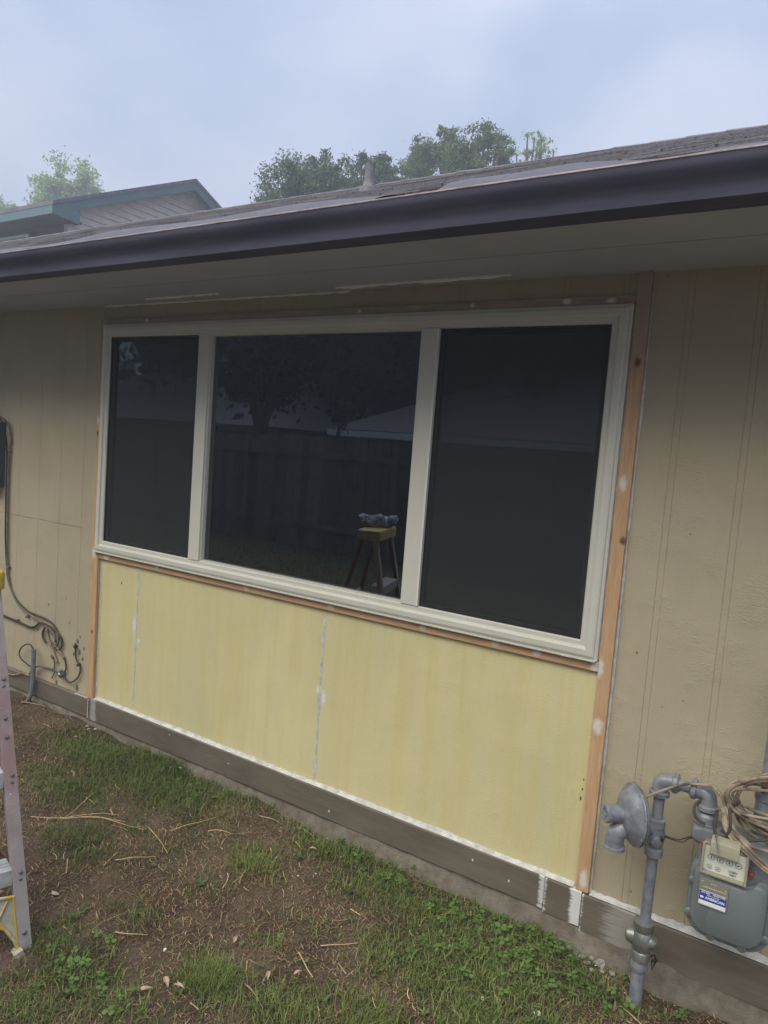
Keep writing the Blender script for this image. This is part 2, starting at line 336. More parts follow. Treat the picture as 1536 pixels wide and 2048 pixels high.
M_lap = Mt('pinkish lap siding', (.66, .57, .54), rough=.75, var=(4, .08))
M_brown = Mt('dark front siding', (.10, .075, .075), rough=.8, var=(4, .15))
M_glassd = Mt('dark glazing', (.02, .03, .035), rough=.08)
M_far = Mt('light metal frame', (.62, .74, .72), rough=.5)
M_board = Mt('weathered fence boards', (.13, .115, .105), rough=.9, bump=(60, .6, (1, 1, .1)), island=.35, var=(6, .2))
M_roofg = Mt('grey shingles', (.30, .265, .27), rough=.9, bump=(60, .8), var=(30, .25))
M_hwall = Mt('beige house wall', (.25, .23, .2), rough=.8)
def leaf_mat(name, c, c2, tr=.35):
    m, k = mat(name, c, rough=.55, spec=.25)
    t, l = k['t'], k['l']
    cu = k['mixc'](k['geo'].outputs['Random Per Island'], c, c2); cu = k['mixc'](k['ramp'](k['noise'](.9, 2), .35, .65, 0, .45), cu, tuple(x*.55 for x in c)); setc(k, cu)
    td = N(t, 'ShaderNodeBsdfTranslucent'); l(cu, td.inputs[0]); mx = N(t, 'ShaderNodeMixShader'); mx.inputs[0].default_value = tr
    o = [n for n in t.nodes if n.type == 'OUTPUT_MATERIAL'][0]; l(k['b'].outputs[0], mx.inputs[1]); l(td.outputs[0], mx.inputs[2]); l(mx.outputs[0], o.inputs[0]); return m
M_leafd = leaf_mat('dark oak leaves', (.075, .125, .065), (.13, .18, .085))
M_leafm = leaf_mat('mid green leaves', (.11, .17, .055), (.18, .23, .08))
M_leafl = leaf_mat('fresh spring leaves', (.20, .31, .08), (.32, .42, .12))
M_leafn = leaf_mat('yard tree leaves', (.022, .034, .016), (.045, .062, .028), .2)
M_bark = Mt('bark', (.10, .08, .065), rough=.95, bump=(30, 1.), var=(9, .3))
M_grass = leaf_mat('grass blades', (.085, .145, .038), (.29, .34, .11), .35)
M_grassy = leaf_mat('yellow green blades', (.17, .20, .06), (.27, .28, .09), .3)
M_clover = leaf_mat('clover leaves', (.085, .165, .04), (.18, .27, .085), .3)
M_straw, kst = mat('dry straw', (.30, .21, .12), rough=.8, spec=.2)
rr_ = N(kst['t'], 'ShaderNodeValToRGB'); kst['l'](kst['geo'].outputs['Random Per Island'], rr_.inputs[0])
e = rr_.color_ramp.elements; e[0].color = (.075, .05, .035, 1); e[1].color = (.48, .36, .22, 1); q = e.new(.5); q.color = (.19, .12, .075, 1); q = e.new(.85); q.color = (.30, .21, .12, 1); setc(kst, rr_.outputs[0])
M_straw2 = Mt('pale straw stem', (.42, .31, .17), rough=.7, island=.3)
M_dirt, kd = mat('brown soil', (.09, .065, .045), rough=.95, spec=.15)
cd = kd['mixc'](kd['ramp'](kd['noise'](5, 5), .35, .65), (.065, .047, .034), (.135, .10, .072)); cd = kd['mixc'](kd['ramp'](kd['noise'](140, 4), .5, .75, 0, .6), cd, (.19, .14, .10))
cd = kd['mixc'](kd['ramp'](kd['noise'](2.2, 3), .5, .7, 0, .4), cd, (.06, .075, .03)); setc(kd, cd)
bn = N(kd['t'], 'ShaderNodeBump'); bn.inputs['Strength'].default_value = 1; bn.inputs['Distance'].default_value = .012; kd['l'](kd['noise'](70, 8, rgh=.7), bn.inputs['Height']); kd['l'](bn.outputs[0], kd['b'].inputs['Normal'])
M_chip = Mt('white paint chip', (.60, .60, .58), rough=.7, var=(60, .15))
M_rub = Mt('grey mortar rubble', (.25, .24, .225), rough=.9, var=(40, .3), bump=(90, .6))
M_dleaf = Mt('dry leaf', (.38, .28, .22), rough=.75, var=(60, .2))
# pane: real thin glass with the reflection strength of a coated double pane
M_pane = bpy.data.materials.new('coated window glass'); M_pane.use_nodes = True; t = M_pane.node_tree; t.nodes.clear()
o_ = N(t, 'ShaderNodeOutputMaterial'); mx = N(t, 'ShaderNodeMixShader'); fr = N(t, 'ShaderNodeFresnel'); fr.inputs[0].default_value = 2.4
tr = N(t, 'ShaderNodeBsdfTransparent'); tr.inputs[0].default_value = (.30, .32, .31, 1); gl = N(t, 'ShaderNodeBsdfGlossy'); gl.inputs['Roughness'].default_value = 0; gl.inputs[0].default_value = (.86, .95, 1, 1)
t.links.new(fr.outputs[0], mx.inputs[0]); t.links.new(tr.outputs[0], mx.inputs[1]); t.links.new(gl.outputs[0], mx.inputs[2]); t.links.new(mx.outputs[0], o_.inputs[0])
M_mesh = bpy.data.materials.new('insect mesh'); M_mesh.use_nodes = True; t = M_mesh.node_tree; t.nodes.clear()
o_ = N(t, 'ShaderNodeOutputMaterial'); mx = N(t, 'ShaderNodeMixShader'); mx.inputs[0].default_value = .25
tr = N(t, 'ShaderNodeBsdfTransparent'); df = N(t, 'ShaderNodeBsdfDiffuse'); df.inputs[0].default_value = (.070, .074, .076, 1)
t.links.new(tr.outputs[0], mx.inputs[1]); t.links.new(df.outputs[0], mx.inputs[2]); t.links.new(mx.outputs[0], o_.inputs[0])
# clear yellowed plastic
M_clear = bpy.data.materials.new('yellowed clear plastic'); M_clear.use_nodes = True; t = M_clear.node_tree; b = t.nodes['Principled BSDF']
b.inputs['Base Color'].default_value = (.42, .40, .29, 1); b.inputs['Roughness'].default_value = .25; b.inputs['Alpha'].default_value = .62
# ------------------------------------------------------------------ ground
def gz(x, y):
    x = np.asarray(x, float); y = np.asarray(y, float)
    base = .03 + .020*np.clip(-x, 0, 3.6); w = np.clip(1 + y/1.3, 0, 1); w = w*w*(3-2*w)
    n = .007*np.sin(9*x+1.3)*np.cos(7*y) + .005*np.sin(23*x+5*y) + .004*np.cos(17*y-11*x+2) + .0025*np.sin(51*x)*np.sin(47*y+1)
    dip = -.02*np.exp(-((x+.38)**2 + (y+.13)**2)/.01)
    return base*(.25+.75*w) + n*np.clip(1.2+0*x, 0, 1) + dip
xs = np.concatenate([[-400, -150, -60, -30, -16, -10, -7, -5.5], np.arange(-4.8, 1.6, .03), [2.5, 4, 7, 12, 30, 100, 400]])
ys = np.concatenate([[-400, -150, -60, -30, -18, -12, -8, -5, -3.5, -2.6], np.arange(-2.2, .14, .03), [.5, 3, 8, 20, 60, 150, 400]])
X, Y = np.meshgrid(xs, ys); Z = gz(X, Y); Z[(np.abs(X) > 30) | (np.abs(Y) > 30)] = 0.
V = np.stack([X, Y, Z], -1).reshape(-1, 3); nx = len(xs); ny = len(ys)
I = (np.arange(ny-1)[:, None]*nx + np.arange(nx-1)[None]).ravel(); Fq = np.stack([I, I+1, I+nx+1, I+nx], -1)
g = raw('ground', V, Fq, M_dirt); tag(g, 'bare brown soil of the yard below the house wall', 'ground', kind='structure')
for p in g.data.polygons: p.use_smooth = True
# ------------------------------------------------------------------ the house
H = empty('house', (-1, 0, .05), 'tan single storey house with a wide three-pane window above pale yellow panels', 'house')
PITCH, ORG = .2032, -.472
def siding(x0, x1, z0, z1, m, dep=.0021, parent=H, name='siding', y=0., back=.09):
    pr = [(x0, y)]
    k0 = math.ceil((x0 - ORG + .012)/PITCH); k = k0
    while ORG + k*PITCH + .012 < x1:
        c = ORG + k*PITCH
        if c - .012 > x0: pr += [(c-.0115, y), (c-.010, y+dep), (c-.0085, y+.0008), (c+.0085, y+.0008), (c+.010, y+dep), (c+.0115, y)]
        k += 1
    pr.append((x1, y)); n = len(pr); b = MB()
    b.add([(p[0], p[1], z0) for p in pr] + [(p[0], p[1], z1) for p in pr], [(i, i+1, n+i+1, n+i) for i in range(n-1)])
    b.box((x0, y+.006, z0+.001), (x1, back, z1-.001))
    return b.build(name, m, parent)
tag(siding(-14, -3.371, .10, 2.378, M_tan), 'tan grooved siding left of the window')
tag(siding(-.612, 8, .10, 2.378, M_tan), 'tan grooved siding right of the window, above the gas meter')
tag(siding(-3.371, -.612, 2.268, 2.378, M_tan), 'strip of tan siding between the window and the eave')
tag(siding(-3.371, -.612, .10, 1.062, M_yel, dep=.0008, name='wall_panel', y=-.001), 'pale yellow primed panels under the window')
b = MB(); b.box((-14, .01, -.3), (8, .2, .13)); b.build('foundation', M_conc, H)
# rough mortar toe along the slab
b = MB(); n = 260; xx = np.linspace(-6, 2, n); rows = []
for j, (yy, z_) in enumerate(((-.001, .15), (-.012, .115), (-.026, .075), (-.04, .03), (-.05, -.05))):
    rows.append([(x, yy - .012*j*abs(math.sin(x*3.1)*math.sin(x*7.7+j)) + rnd.uniform(-.003, .003), z_ + rnd.uniform(-.004, .004)) for x in xx])
b.add([p for r_ in rows for p in r_], [(j*n+i, j*n+i+1, (j+1)*n+i+1, (j+1)*n+i) for j in range(4) for i in range(n-1)])
b.build('footing', M_conc, H, smooth=True)
def skirt(x0, x1, z0a, z0b, z1):
    b = MB(); y0, y1 = -.023, -.0015; ns = max(2, int((x1-x0)/.05)); vs = []
    for i in range(ns+1):
        x = x0 + (x1-x0)*i/ns; zb = z0a + (z0b-z0a)*i/ns + rnd.uniform(-.0015, .0015); zt = z1 + .0012*math.sin(x*5)
        vs += [(x, y0, zb), (x, y0-.001, zt-.002), (x, y0+.004, zt+.001), (x, y1, zt+.003), (x, y1, zb)]
    fs = [(i*5+k, i*5+(k+1) % 5, (i+1)*5+(k+1) % 5, (i+1)*5+k) for i in range(ns) for k in range(5)] + [(0,1,2,3,4), tuple(ns*5+k for k in range(5))]
    return b.add(vs, fs).build('skirt_board', M_skirt, H)
skirt(-14, -3.374, .135, .135, .235); skirt(-3.368, -.748, .128, .128, .246); skirt(-.7445, -.6125, .118, .118, .244); skirt(-.609, 8, .100, .13, .238)
def caulk(pts, r_, parent=H, name='caulk_bead', jit=.3):
    P = spline(pts, 14); rad = [r_*(1 + rnd.uniform(-jit, jit)) for _ in P]
    return MB().tube(P, rad, n=6).build(name, M_caulk, parent, smooth=True)
def caulk_flat(x0, x1, z, h, y=-.0255, w=.022):
    """band of caulk tooled over the top of the skirt board, ragged lower edge"""
    b = MB(); n = int((x1-x0)/.012); vs = []
    for i in range(n+1):
        x = x0 + (x1-x0)*i/n; j = rnd.uniform(.6, 1.2) + .5*math.sin(x*9)*math.sin(x*4.1)
        vs += [(x, y, z - .002 - h*.10*max(j, 0)) if 0 else (x, y+.007, z + .0025), (x, y + .010, z + .0042), (x, y + .019, z + .0060 + h*.10*j), (x, -.0012, z + .008 + h*.75*max(.25, j))]
    fs = [(i*4+k, (i+1)*4+k, (i+1)*4+k+1, i*4+k+1) for i in range(n) for k in range(3)]
    return b.add(vs, fs).build('caulk_bead', M_caulk, H)
caulk_flat(-3.335, -.645, .246, .010); caulk_flat(-.588, -.20, .240, .014); caulk_flat(-.20, 1.6, .240, .016)
caulk([(-3.371, -.026, .135), (-3.372, -.0265, .19), (-3.371, -.026, .238)], .0035); caulk([(-3.50, -.020, .240), (-3.43, -.02, .241), (-3.385, -.02, .241)], .004)
caulk([(-.7465, -.025, .150), (-.7465, -.025, .24)], .0016)
# seams in the yellow panels, edge beads
def flatbead(x, z0, z1, w):
    b = MB(); n = 40; vs = []
    for i in range(n+1):
        z = z0 + (z1-z0)*i/n; ww = w*(.8 + .35*math.sin(z*13)*math.sin(z*31+1) + rnd.uniform(-.12, .12)); xx = x + .0015*math.sin(z*5)
        vs += [(xx-ww, -.0015, z), (xx, -.0038, z), (xx+ww, -.0015, z)]
    b.add(vs, [(i*3+k, i*3+k+1, (i+1)*3+k+1, (i+1)*3+k) for i in range(n) for k in range(2)]); return b.build('caulk_bead', M_caulk, H, smooth=True)
flatbead(-3.031, .26, 1.03, .0075); flatbead(-1.818, .27, 1.03, .0085); flatbead(-3.340, .26, 1.03, .006)
# raw wood strips
def trim(a, b_, m, lab):
    return tag(MB().box(a, b_).build('wood_trim', m, H, bev=.002), lab)
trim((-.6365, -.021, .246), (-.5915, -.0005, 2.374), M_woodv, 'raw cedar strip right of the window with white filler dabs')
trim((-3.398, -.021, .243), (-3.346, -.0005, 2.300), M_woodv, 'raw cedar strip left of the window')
trim((-3.3455, -.018, 1.030), (-.637, -.0012, 1.0635), M_woodh, 'raw cedar strip under the window with white nail filler')
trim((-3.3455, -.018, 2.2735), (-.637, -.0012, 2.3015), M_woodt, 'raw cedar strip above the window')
caulk([(-.5885, -.003, .25), (-.588, -.004, .8), (-.5885, -.0035, 1.4), (-.588, -.003, 2.05)], .0048, jit=.5)
caulk([(-.5885, -.002, 2.05), (-.5885, -.002, 2.374)], .0025); caulk([(-.6395, -.006, 1.07), (-.640, -.007, 1.6), (-.6395, -.006, 2.27)], .0042)
caulk([(-3.395, -.003, 2.305), (-3.395, -.003, 2.372)], .0025)
SC = Mt('scraped white paint', (.85, .85, .83), rough=.7)
def scrape(pts, r_):
    P = spline(pts, 14); return MB().tube(P, [r_*(1 + rnd.uniform(-.5, .4)) for _ in P], n=6).build('paint_scrape', SC, H)
scrape([(-2.95, -.10, 2.371), (-2.6, -.105, 2.371), (-2.45, -.11, 2.371)], .0055); scrape([(-1.825, -.075, 2.371), (-1.5, -.085, 2.371), (-1.054, -.095, 2.371)], .0065)
scrape([(-3.383, -.004, 2.371), (-2.9, -.006, 2.371), (-2.3, -.004, 2.371), (-1.80, -.006, 2.371)], .0055)
# soffit, fascia
MB().box((-14, -.600, 2.371), (8, -.326, 2.385)).build('soffit', M_soffit, H); MB().box((-14, -.312, 2.3735), (8, .05, 2.387)).build('soffit', M_soffit, H)
MB().box((-14, -.330, 2.380), (8, -.308, 2.393)).build('soffit_joint', M_seal, H)
MB().box((-14, -.622, 2.355), (8, -.6005, 2.462)).build('fascia', M_gutter, H)
# gutter: ogee trough
gp = [(-.625, 2.462), (-.625, 2.352), (-.632, 2.348), (-.688, 2.348), (-.694, 2.352), (-.696, 2.372), (-.700, 2.384), (-.712, 2.398), (-.726, 2.412), (-.731, 2.424), (-.732, 2.437)]
gi = [(y+.003, z+(.003 if i > 0 else 0)) for i, (y, z) in enumerate(gp)][::-1]
b = MB(); GP = gp + gi; n = len(GP); xr = np.linspace(-14, 8, 90); vs = []
for x in xr: vs += [(x, y + .0012*math.sin(x*1.7), z + .002*math.sin(x*.9+1)) for y, z in GP]
b.add(vs, [(i*n+k, i*n+(k+1) % n, (i+1)*n+(k+1) % n, (i+1)*n+k) for i in range(len(xr)-1) for k in range(n)])
G = b.build('gutter', M_gutter, H, smooth=True)
MB().tube([(x, -.7315 + .0012*math.sin(x*1.7), 2.4375 + .002*math.sin(x*.9+1)) for x in xr], .0028, n=6).build('gutter_lip', M_lip, G, smooth=True)
# roof slopes 0.43, shingle courses as real steps
SL = .43
def rz_(y): return 2.452 + SL*(y + .66)
b = MB(); xr = np.arange(-14, 8.01, .25); ny_ = 34; c0 = .128; rows = []
for j in range(ny_ + 1):
    y0 = -.66 + j*(4.66/ny_)
    lo = [(x, y0 - .002, rz_(y0) + .000 + .003*math.sin(x*2.1+j)) for x in xr]
    hi = [(x, y0 - .003 + .002*math.sin(x*9+j*3), rz_(y0) + .010 + .004*math.sin(x*1.9+j*1.7) + rnd.uniform(0, .003)) for x in xr]
    rows += [lo, hi]
m_ = len(xr)
b.add([p for r_ in rows for p in r_], [(j*m_+i, j*m_+i+1, (j+1)*m_+i+1, (j+1)*m_+i) for j in range(len(rows)-1) for i in range(m_-1)])
zr = rz_(4.0)
b.add([(-14, 4, zr), (8, 4, zr), (8, 8.7, zr-2.05), (-14, 8.7, zr-2.05)], [(0,1,2,3)])
b.add([(-14, -.62, 2.44), (8, -.62, 2.44), (8, 4, zr-.04), (-14, 4, zr-.04)], [(0,1,2,3)])
ROOF = b.build('roof', M_shing, H)
b = MB()
for i in range(74):
    x = -14 + i*.3; zj = rnd.uniform(0, .006)
    b.add([(x, 3.86, rz_(3.86)+.014+zj), (x+.31, 3.86, rz_(3.86)+.010), (x+.31, 4.0, zr+.018), (x, 4.0, zr+.022+zj), (x, 4.14, rz_(3.86)+.014+zj), (x+.31, 4.14, rz_(3.86)+.01)], [(0,1,2,3), (3,2,5,4)])
b.build('ridge_cap', M_shing, ROOF)
# rumpled guard strips lying from the lip up onto the shingles
def guard(x0, x1, fz):
    b = MB(); xr = np.linspace(x0, x1, max(8, int((x1-x0)/.05))); m = 7; vs = []
    for x in xr:
        h = fz(x)
        for k in range(m):
            u = k/(m-1); y = -.722 + .20*u
            z = 2.441*(1-u) + (rz_(-.522)+.016)*u + h*math.sin(math.pi*min(1, u*1.15))**1.2 if u < .999 else rz_(-.522)+.014
            vs.append((x, y + .004*math.sin(x*7+k), z))
    b.add(vs, [(i*m+k, i*m+k+1, (i+1)*m+k+1, (i+1)*m+k) for i in range(len(xr)-1) for k in range(m-1)])
    return b.build('gutter_guard', M_guard, G, smooth=True)
guard(-9, -1.23, lambda x: .012 + .006*math.sin(x*2.3) + .004*math.sin(x*7)); guard(-1.02, 4, lambda x: .010*(1+math.sin(x*6.5+.8))*.9 + .004*math.sin(x*17) + .003)
vb = Vector((-3.02, 1.81, rz_(1.81)))
b = MB().lathe(vb + Vector((0, 0, -.05)), (0,0,1), [(0, .070), (.06, .066), (.085, .046), (.13, .036), (.235, .033), (.235, .025), (.16, .024)], 20); b.build('vent_pipe', M_vent, ROOF, smooth=True)
# the rest of the house shell
b = MB(); b.box((-14, 8.0, 0), (8, 8.1, 2.4)); b.box((7.9, .1, 0), (8, 8, 2.4)); b.box((-14, .1, 0), (-13.9, 8, 2.4)); b.build('rear_wall', M_tan, H)
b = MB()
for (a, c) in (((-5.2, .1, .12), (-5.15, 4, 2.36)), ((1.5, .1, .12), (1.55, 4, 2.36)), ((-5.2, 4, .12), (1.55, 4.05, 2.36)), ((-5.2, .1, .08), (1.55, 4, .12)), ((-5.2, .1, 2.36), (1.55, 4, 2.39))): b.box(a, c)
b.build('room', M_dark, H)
# ------------------------------------------------------------------ window
x0, x1, z0, z1 = -3.376, -.6425, 1.0645, 2.2725
prof = [(0, .0), (0, -.020), (.004, -.0235), (.010, -.0235), (.012, -.030), (.018, -.0335), (.036, -.0345), (.040, -.0325), (.041, -.026), (.046, -.024), (.060, -.0245), (.064, -.020), (.0645, .022), (.0, .022)]
b = MB(); n = len(prof); vs = []
for cx, cz, sx_, sz_ in ((x0, z0, 1, 1), (x1, z0, -1, 1), (x1, z1, -1, -1), (x0, z1, 1, -1)):
    vs += [(cx + sx_*dd*1.02, y, cz + sz_*dd*1.02) for dd, y in prof]
b.add(vs, [(i*n+k, i*n+(k+1) % n, ((i+1) % 4)*n+(k+1) % n, ((i+1) % 4)*n+k) for i in range(4) for k in range(n)])
WIN = tag(b.build('window', M_frame, H), 'almond vinyl window of three panes')
GZ0, GZ1 = z0+.0658, z1-.0658
for xa, xb in ((-2.650, -2.578), (-1.435, -1.362)): MB().box((xa, -.028, GZ0-.001), (xb, .02, GZ1+.001)).build('mullion', M_frame, WIN, bev=.002)
# drip ledge under the sill and weep slot cover
MB().box((x0+.004, -.0385, z0+.001), (x1-.004, -.0236, z0+.0045)).build('sill_lip', M_frame, WIN)
MB().box((-.765, -.0405, z0+.0012), (-.735, -.0387, z0+.0065)).build('weep_cover', M_bead, WIN)
for xa, xb, scr in ((x0+.0658, -2.650, 1), (-2.578, -1.435, 0), (-1.362, x1-.0658, 1)):
    MB().box((xa, .006, GZ0), (xb, .009, GZ1)).build('glass_pane', M_pane, WIN)
    w = .005; b = MB(); b.box((xa, -.016, GZ0), (xa+w, .0055, GZ1)); b.box((xb-w, -.016, GZ0), (xb, .0055, GZ1)); b.box((xa+w, -.016, GZ0), (xb-w, .0055, GZ0+w)); b.box((xa+w, -.016, GZ1-w), (xb-w, .0055, GZ1)); b.build('gasket', M_seal if scr else M_frame, WIN)
    if scr:
        MB().box((xa+w, -.0105, GZ0+w), (xb-w, -.0100, GZ1-w)).build('insect_screen', M_mesh, WIN)
        w2 = .013; a_, c_ = xa+w, xb-w; p, q_ = GZ0+w, GZ1-w
        b = MB(); b.box((a_, -.0096, p), (a_+w2, -.003, q_)); b.box((c_-w2, -.0096, p), (c_, -.003, q_)); b.box((a_+w2, -.0096, p), (c_-w2, -.003, p+w2)); b.box((a_+w2, -.0096, q_-w2), (c_-w2, -.003, q_)); b.build('screen_frame', M_cabm if 0 else M_seal, WIN)
MB().box((-1.3625, -.031, GZ0), (-1.355, -.0165, GZ1)).build('glazing_bead', M_bead, WIN)
# ------------------------------------------------------------------ gas meter and its pipework
PX, PY = -.378, -.130
GM = empty('gas_meter', (PX, PY, .03), 'grey gas meter with riser pipe, round regulator and dial box, right of the window', 'gas meter')
b = MB().tube([(PX-.004, PY, -.10), (PX-.004, PY, .135)], .021, 20); b.build('riser_pipe', M_gas2, GM, smooth=True)
b = MB().tube([(PX-.004, PY, .13), (PX-.004, PY, .14), (PX-.004, PY, .15), (PX-.004, PY, .165), (PX-.004, PY, .172)], [.0225, .0265, .0265, .0235, .022], 20); b.build('pipe_coupling', M_gas2, GM, smooth=True)
b = MB().lathe((PX-.003, PY, .168), (0,0,1), [(0, .020), (.004, .030), (.028, .030), (.033, .027), (.048, .033), (.066, .037), (.084, .034), (.098, .028), (.103, .032), (.128, .032), (.132, .022)], 10)
VAL = b.build('shutoff_valve', M_alu, GM, smooth=True)
b = MB().lathe((PX-.066, PY-.001, .237), (1,0,0), [(.010, .010), (.016, .020), (.034, .026), (.062, .029), (.088, .024), (.104, .018), (.110, .010)], 20); b.build('valve_core', M_alu, VAL, smooth=True)
b = MB(); b.tube([(PX+.03, PY-.015, .20), (PX+.042, PY-.02, .215), (PX+.046, PY-.016, .19), (PX+.038, PY-.02, .16), (PX+.034, PY-.015, .19)], .003, 6); b.tube([(PX+.035, PY-.02, .19), (PX+.052, PY-.03, .205)], .0045, 6); b.build('lock_tag', M_seal, VAL)
b = MB().tube([(PX-.001, PY, .29), (PX, PY, .53)], .0172, 20); b.build('riser_pipe', M_gas2, GM, smooth=True)
# tee body of the regulator
b = MB().lathe((PX, PY, .520), (0,0,1), [(0, .023), (.003, .0285), (.026, .0285), (.029, .024), (.045, .026), (.062, .029), (.080, .029), (.094, .025), (.096, .0275), (.122, .0275), (.125, .018)], 20)
b.lathe((PX+.004, PY-.016, .578), (.55, -.85, 0), [(0, .020), (.016, .0175), (.019, .013)], 16)
b.lathe((PX-.068, PY, .606), (1, 0, 0), [(0, .020), (.012, .026), (.022, .027), (.030, .022), (.070, .021)], 18)
for q in range(4):
    a = q*math.pi/2 + .6; b.lathe((PX-.060, PY + .027*math.cos(a), .606 + .027*math.sin(a)), (1,0,0), [(0, .006), (.022, .006)], 6)
b.build('regulator_body', M_gas2, GM, smooth=True)
AX = Vector((-.80, -.60, 0)); RC = Vector((PX, PY, .652)) + AX*.070; SDV = Vector((.6, -.8, 0))
b = MB().lathe(RC, AX, [(-.016, .050), (-.008, .086), (.0, .0945), (.0035, .0955), (.0042, .0905), (.0072, .0905), (.0080, .0955), (.0115, .0945), (.014, .088), (.022, .082), (.034, .070), (.043, .054), (.048, .038), (.050, .0275), (.088, .0255)], 40)
b.tube([RC - AX*.012 + Vector((0,0,-.02)), RC - AX*.045 + Vector((0,0,-.040)), Vector((PX, PY, .606))], [.034, .024, .021], 14)
REG = b.build('regulator', M_gas2, GM, smooth=True)
for q in range(8):
    a = q*math.pi/4 + .3; MB().lathe(RC + AX*.004 + SDV*.0895*math.cos(a) + Vector((0,0,.0895*math.sin(a))), AX, [(0, .0055), (.0105, .0052)], 6).build('bolt', M_gas2, REG)
b = MB().lathe(RC + AX*.088, AX, [(0, .0285), (.010, .0285), (.0125, .026), (.0126, .018), (.009, .016)], 24); c_ = RC + AX*.099; bar_ = [c_ + SDV*sx_*.016 + Vector((0,0,sz_*.0035)) + AX*k for k in (0, .006) for sx_, sz_ in ((-1,-1),(1,-1),(1,1),(-1,1))]
b.add(bar_, [(0,3,2,1),(4,5,6,7),(0,1,5,4),(1,2,6,5),(2,3,7,6),(3,0,4,7)]); b.build('spring_cap', M_gas2, REG, smooth=True)
V0 = RC + SDV*.004
P = spline([V0 + AX*.018 + Vector((0,0,-.044)), V0 + AX*.044 + Vector((0,0,-.047)), V0 + AX*.060 + Vector((0,0,-.062)), V0 + AX*.063 + Vector((0,0,-.084)), V0 + AX*.063 + Vector((0,0,-.098))], 5)
n = len(P); b = MB().tube(P + [P[-1] + Vector((0,0,-.001)), P[-1] + Vector((0,0,-.010))], [.029]*(n-6) + [.028]*6 + [.0345, .035], 20); b.build('vent_elbow', M_gas2, REG, smooth=True)
# upper run: nipple, elbow, crossover, elbow, nipple, union
b = MB().tube([(PX, PY, .64), (PX, PY, .72)], .0172, 20); b.build('riser_pipe', M_gas2, GM, smooth=True)
def elbow(c, a, bb, nm):
    c = Vector(c); a = Vector(a); bb = Vector(bb); P = spline([c + a*.052, c + a*.030, c + a*.012 + bb*.003, c + a*.003 + bb*.012, c + bb*.030, c + bb*.052], 4)
    m = MB().tube([P[0]] + P + [P[-1]], [.018] + [.0275]*3 + [.0245]*(len(P)-6) + [.0275]*3 + [.018], 20)
    m.lathe(c + a*.036, a, [(0, .0275), (.002, .0305), (.014, .0305), (.016, .027)], 20); m.lathe(c + bb*.036, bb, [(0, .0275), (.002, .0305), (.014, .0305), (.016, .027)], 20)
    return m.build(nm, M_gas2, GM, smooth=True)
elbow((PX-.001, PY, .770), (0,0,-1), (1,0,0), 'pipe_elbow')
b = MB().tube([(PX+.05, PY, .770), (-.285, PY, .770)], .0172, 20); b.build('crossover_pipe', M_gas2, GM, smooth=True)
IX, OX = -.238, -.088
elbow((IX+.001, PY, .770), (-1,0,0), (0,0,-1), 'pipe_elbow')
def swivel(x, zt, nm='union_nut'):
    m = MB().tube([(x, PY, zt), (x, PY, .70)], .0172, 20); m.lathe((x, PY, .668), (0,0,1), [(0, .024), (.002, .031), (.012, .033), (.014, .030), (.034, .0295), (.037, .025), (.043, .022), (.044, .018)], 20)
    return m.build(nm, M_gas2, GM, smooth=True)
swivel(IX, .73); swivel(OX, .73)
b = MB().lathe((OX, PY, .722), (0,0,1), [(0, .024), (.002, .031), (.016, .031), (.018, .027), (.075, .027), (.080, .031), (.098, .031), (.100, .018), (.5, .0172)], 20); b.build('outlet_pipe', M_gas2, GM, smooth=True)
# meter casing
def outline(x0, x1, z0, z1, r_): return rrect(x0, z0, x1, z1, r_, 8)
b = MB(); b.prism(outline(-.272, -.040, .632, .676, [.02, .02, .018, .018]), -.085, -.178, 'xz', .012)
for x in (IX, OX): b.lathe((x, PY, .618), (0,0,1), [(0, .028), (.010, .038), (.040, .040), (.052, .034), (.056, .030)], 24)
b.build('meter_top', M_gas, GM, smooth=True)
b = MB(); b.prism(outline(-.243, -.050, .40, .655, .03), -.050, -.218, 'xz', .008); b.prism(outline(-.252, -.044, .392, .60, [.03, .03, .06, .06]), -.045, -.200, 'xz', .004)
b.build('meter_casing', M_gas, GM, smooth=True)
cx0, cx1 = -.2545, -.036
pts = [(cx1, .545), (cx1, .580)]
def arc(cx, cz, r_, a0, a1, n=7): return [(cx + r_*math.cos(math.radians(a0+(a1-a0)*k/n)), cz + r_*math.sin(math.radians(a0+(a1-a0)*k/n))) for k in range(n+1)]
pts = arc(cx1-.028, .575, .028, 0, 110) + [(-.085, .588), (-.100, .578), (-.190, .578), (-.205, .588)] + arc(cx0+.028, .575, .028, 70, 180) + [(cx0-.001, .50), (cx0, .45)] + arc(cx0+.062, .448, .062, 185, 268) + [(-.15, .386)] + arc(cx1-.062, .448, .062, 272, 355) + [(cx1+.001, .50)]
b = MB(); b.prism(pts, -.2005, -.2375, 'xz', .005)
c = (sum(p[0] for p in pts)/len(pts), sum(p[1] for p in pts)/len(pts))
inn = [(c[0]+(p[0]-c[0])*.90, c[1]+(p[1]-c[1])*.90) for p in pts]; b.prism(inn, -.236, -.2490, 'xz', .010)
CV = b.build('meter_cover', M_body, GM, smooth=True)
for sx_, sz_ in ((-.2465, .539), (-.2475, .440), (-.185, .3935), (-.095, .3935), (-.043, .440), (-.043, .548)):
    BO = MB().lathe((sx_ + (.003 if sx_ < -.15 else -.003), -.212, sz_+.003), (0,-1,0), [(0, .0145), (.028, .0135), (.031, .0105)], 14).build('screw_boss', M_body, CV, smooth=True); MB().lathe((sx_ + (.003 if sx_ < -.15 else -.003), -.2430, sz_+.003), (0,-1,0), [(0, .0065), (.003, .0060), (.0035, .003)], 8).build('cover_screw', M_screw, CV, smooth=True)
pass
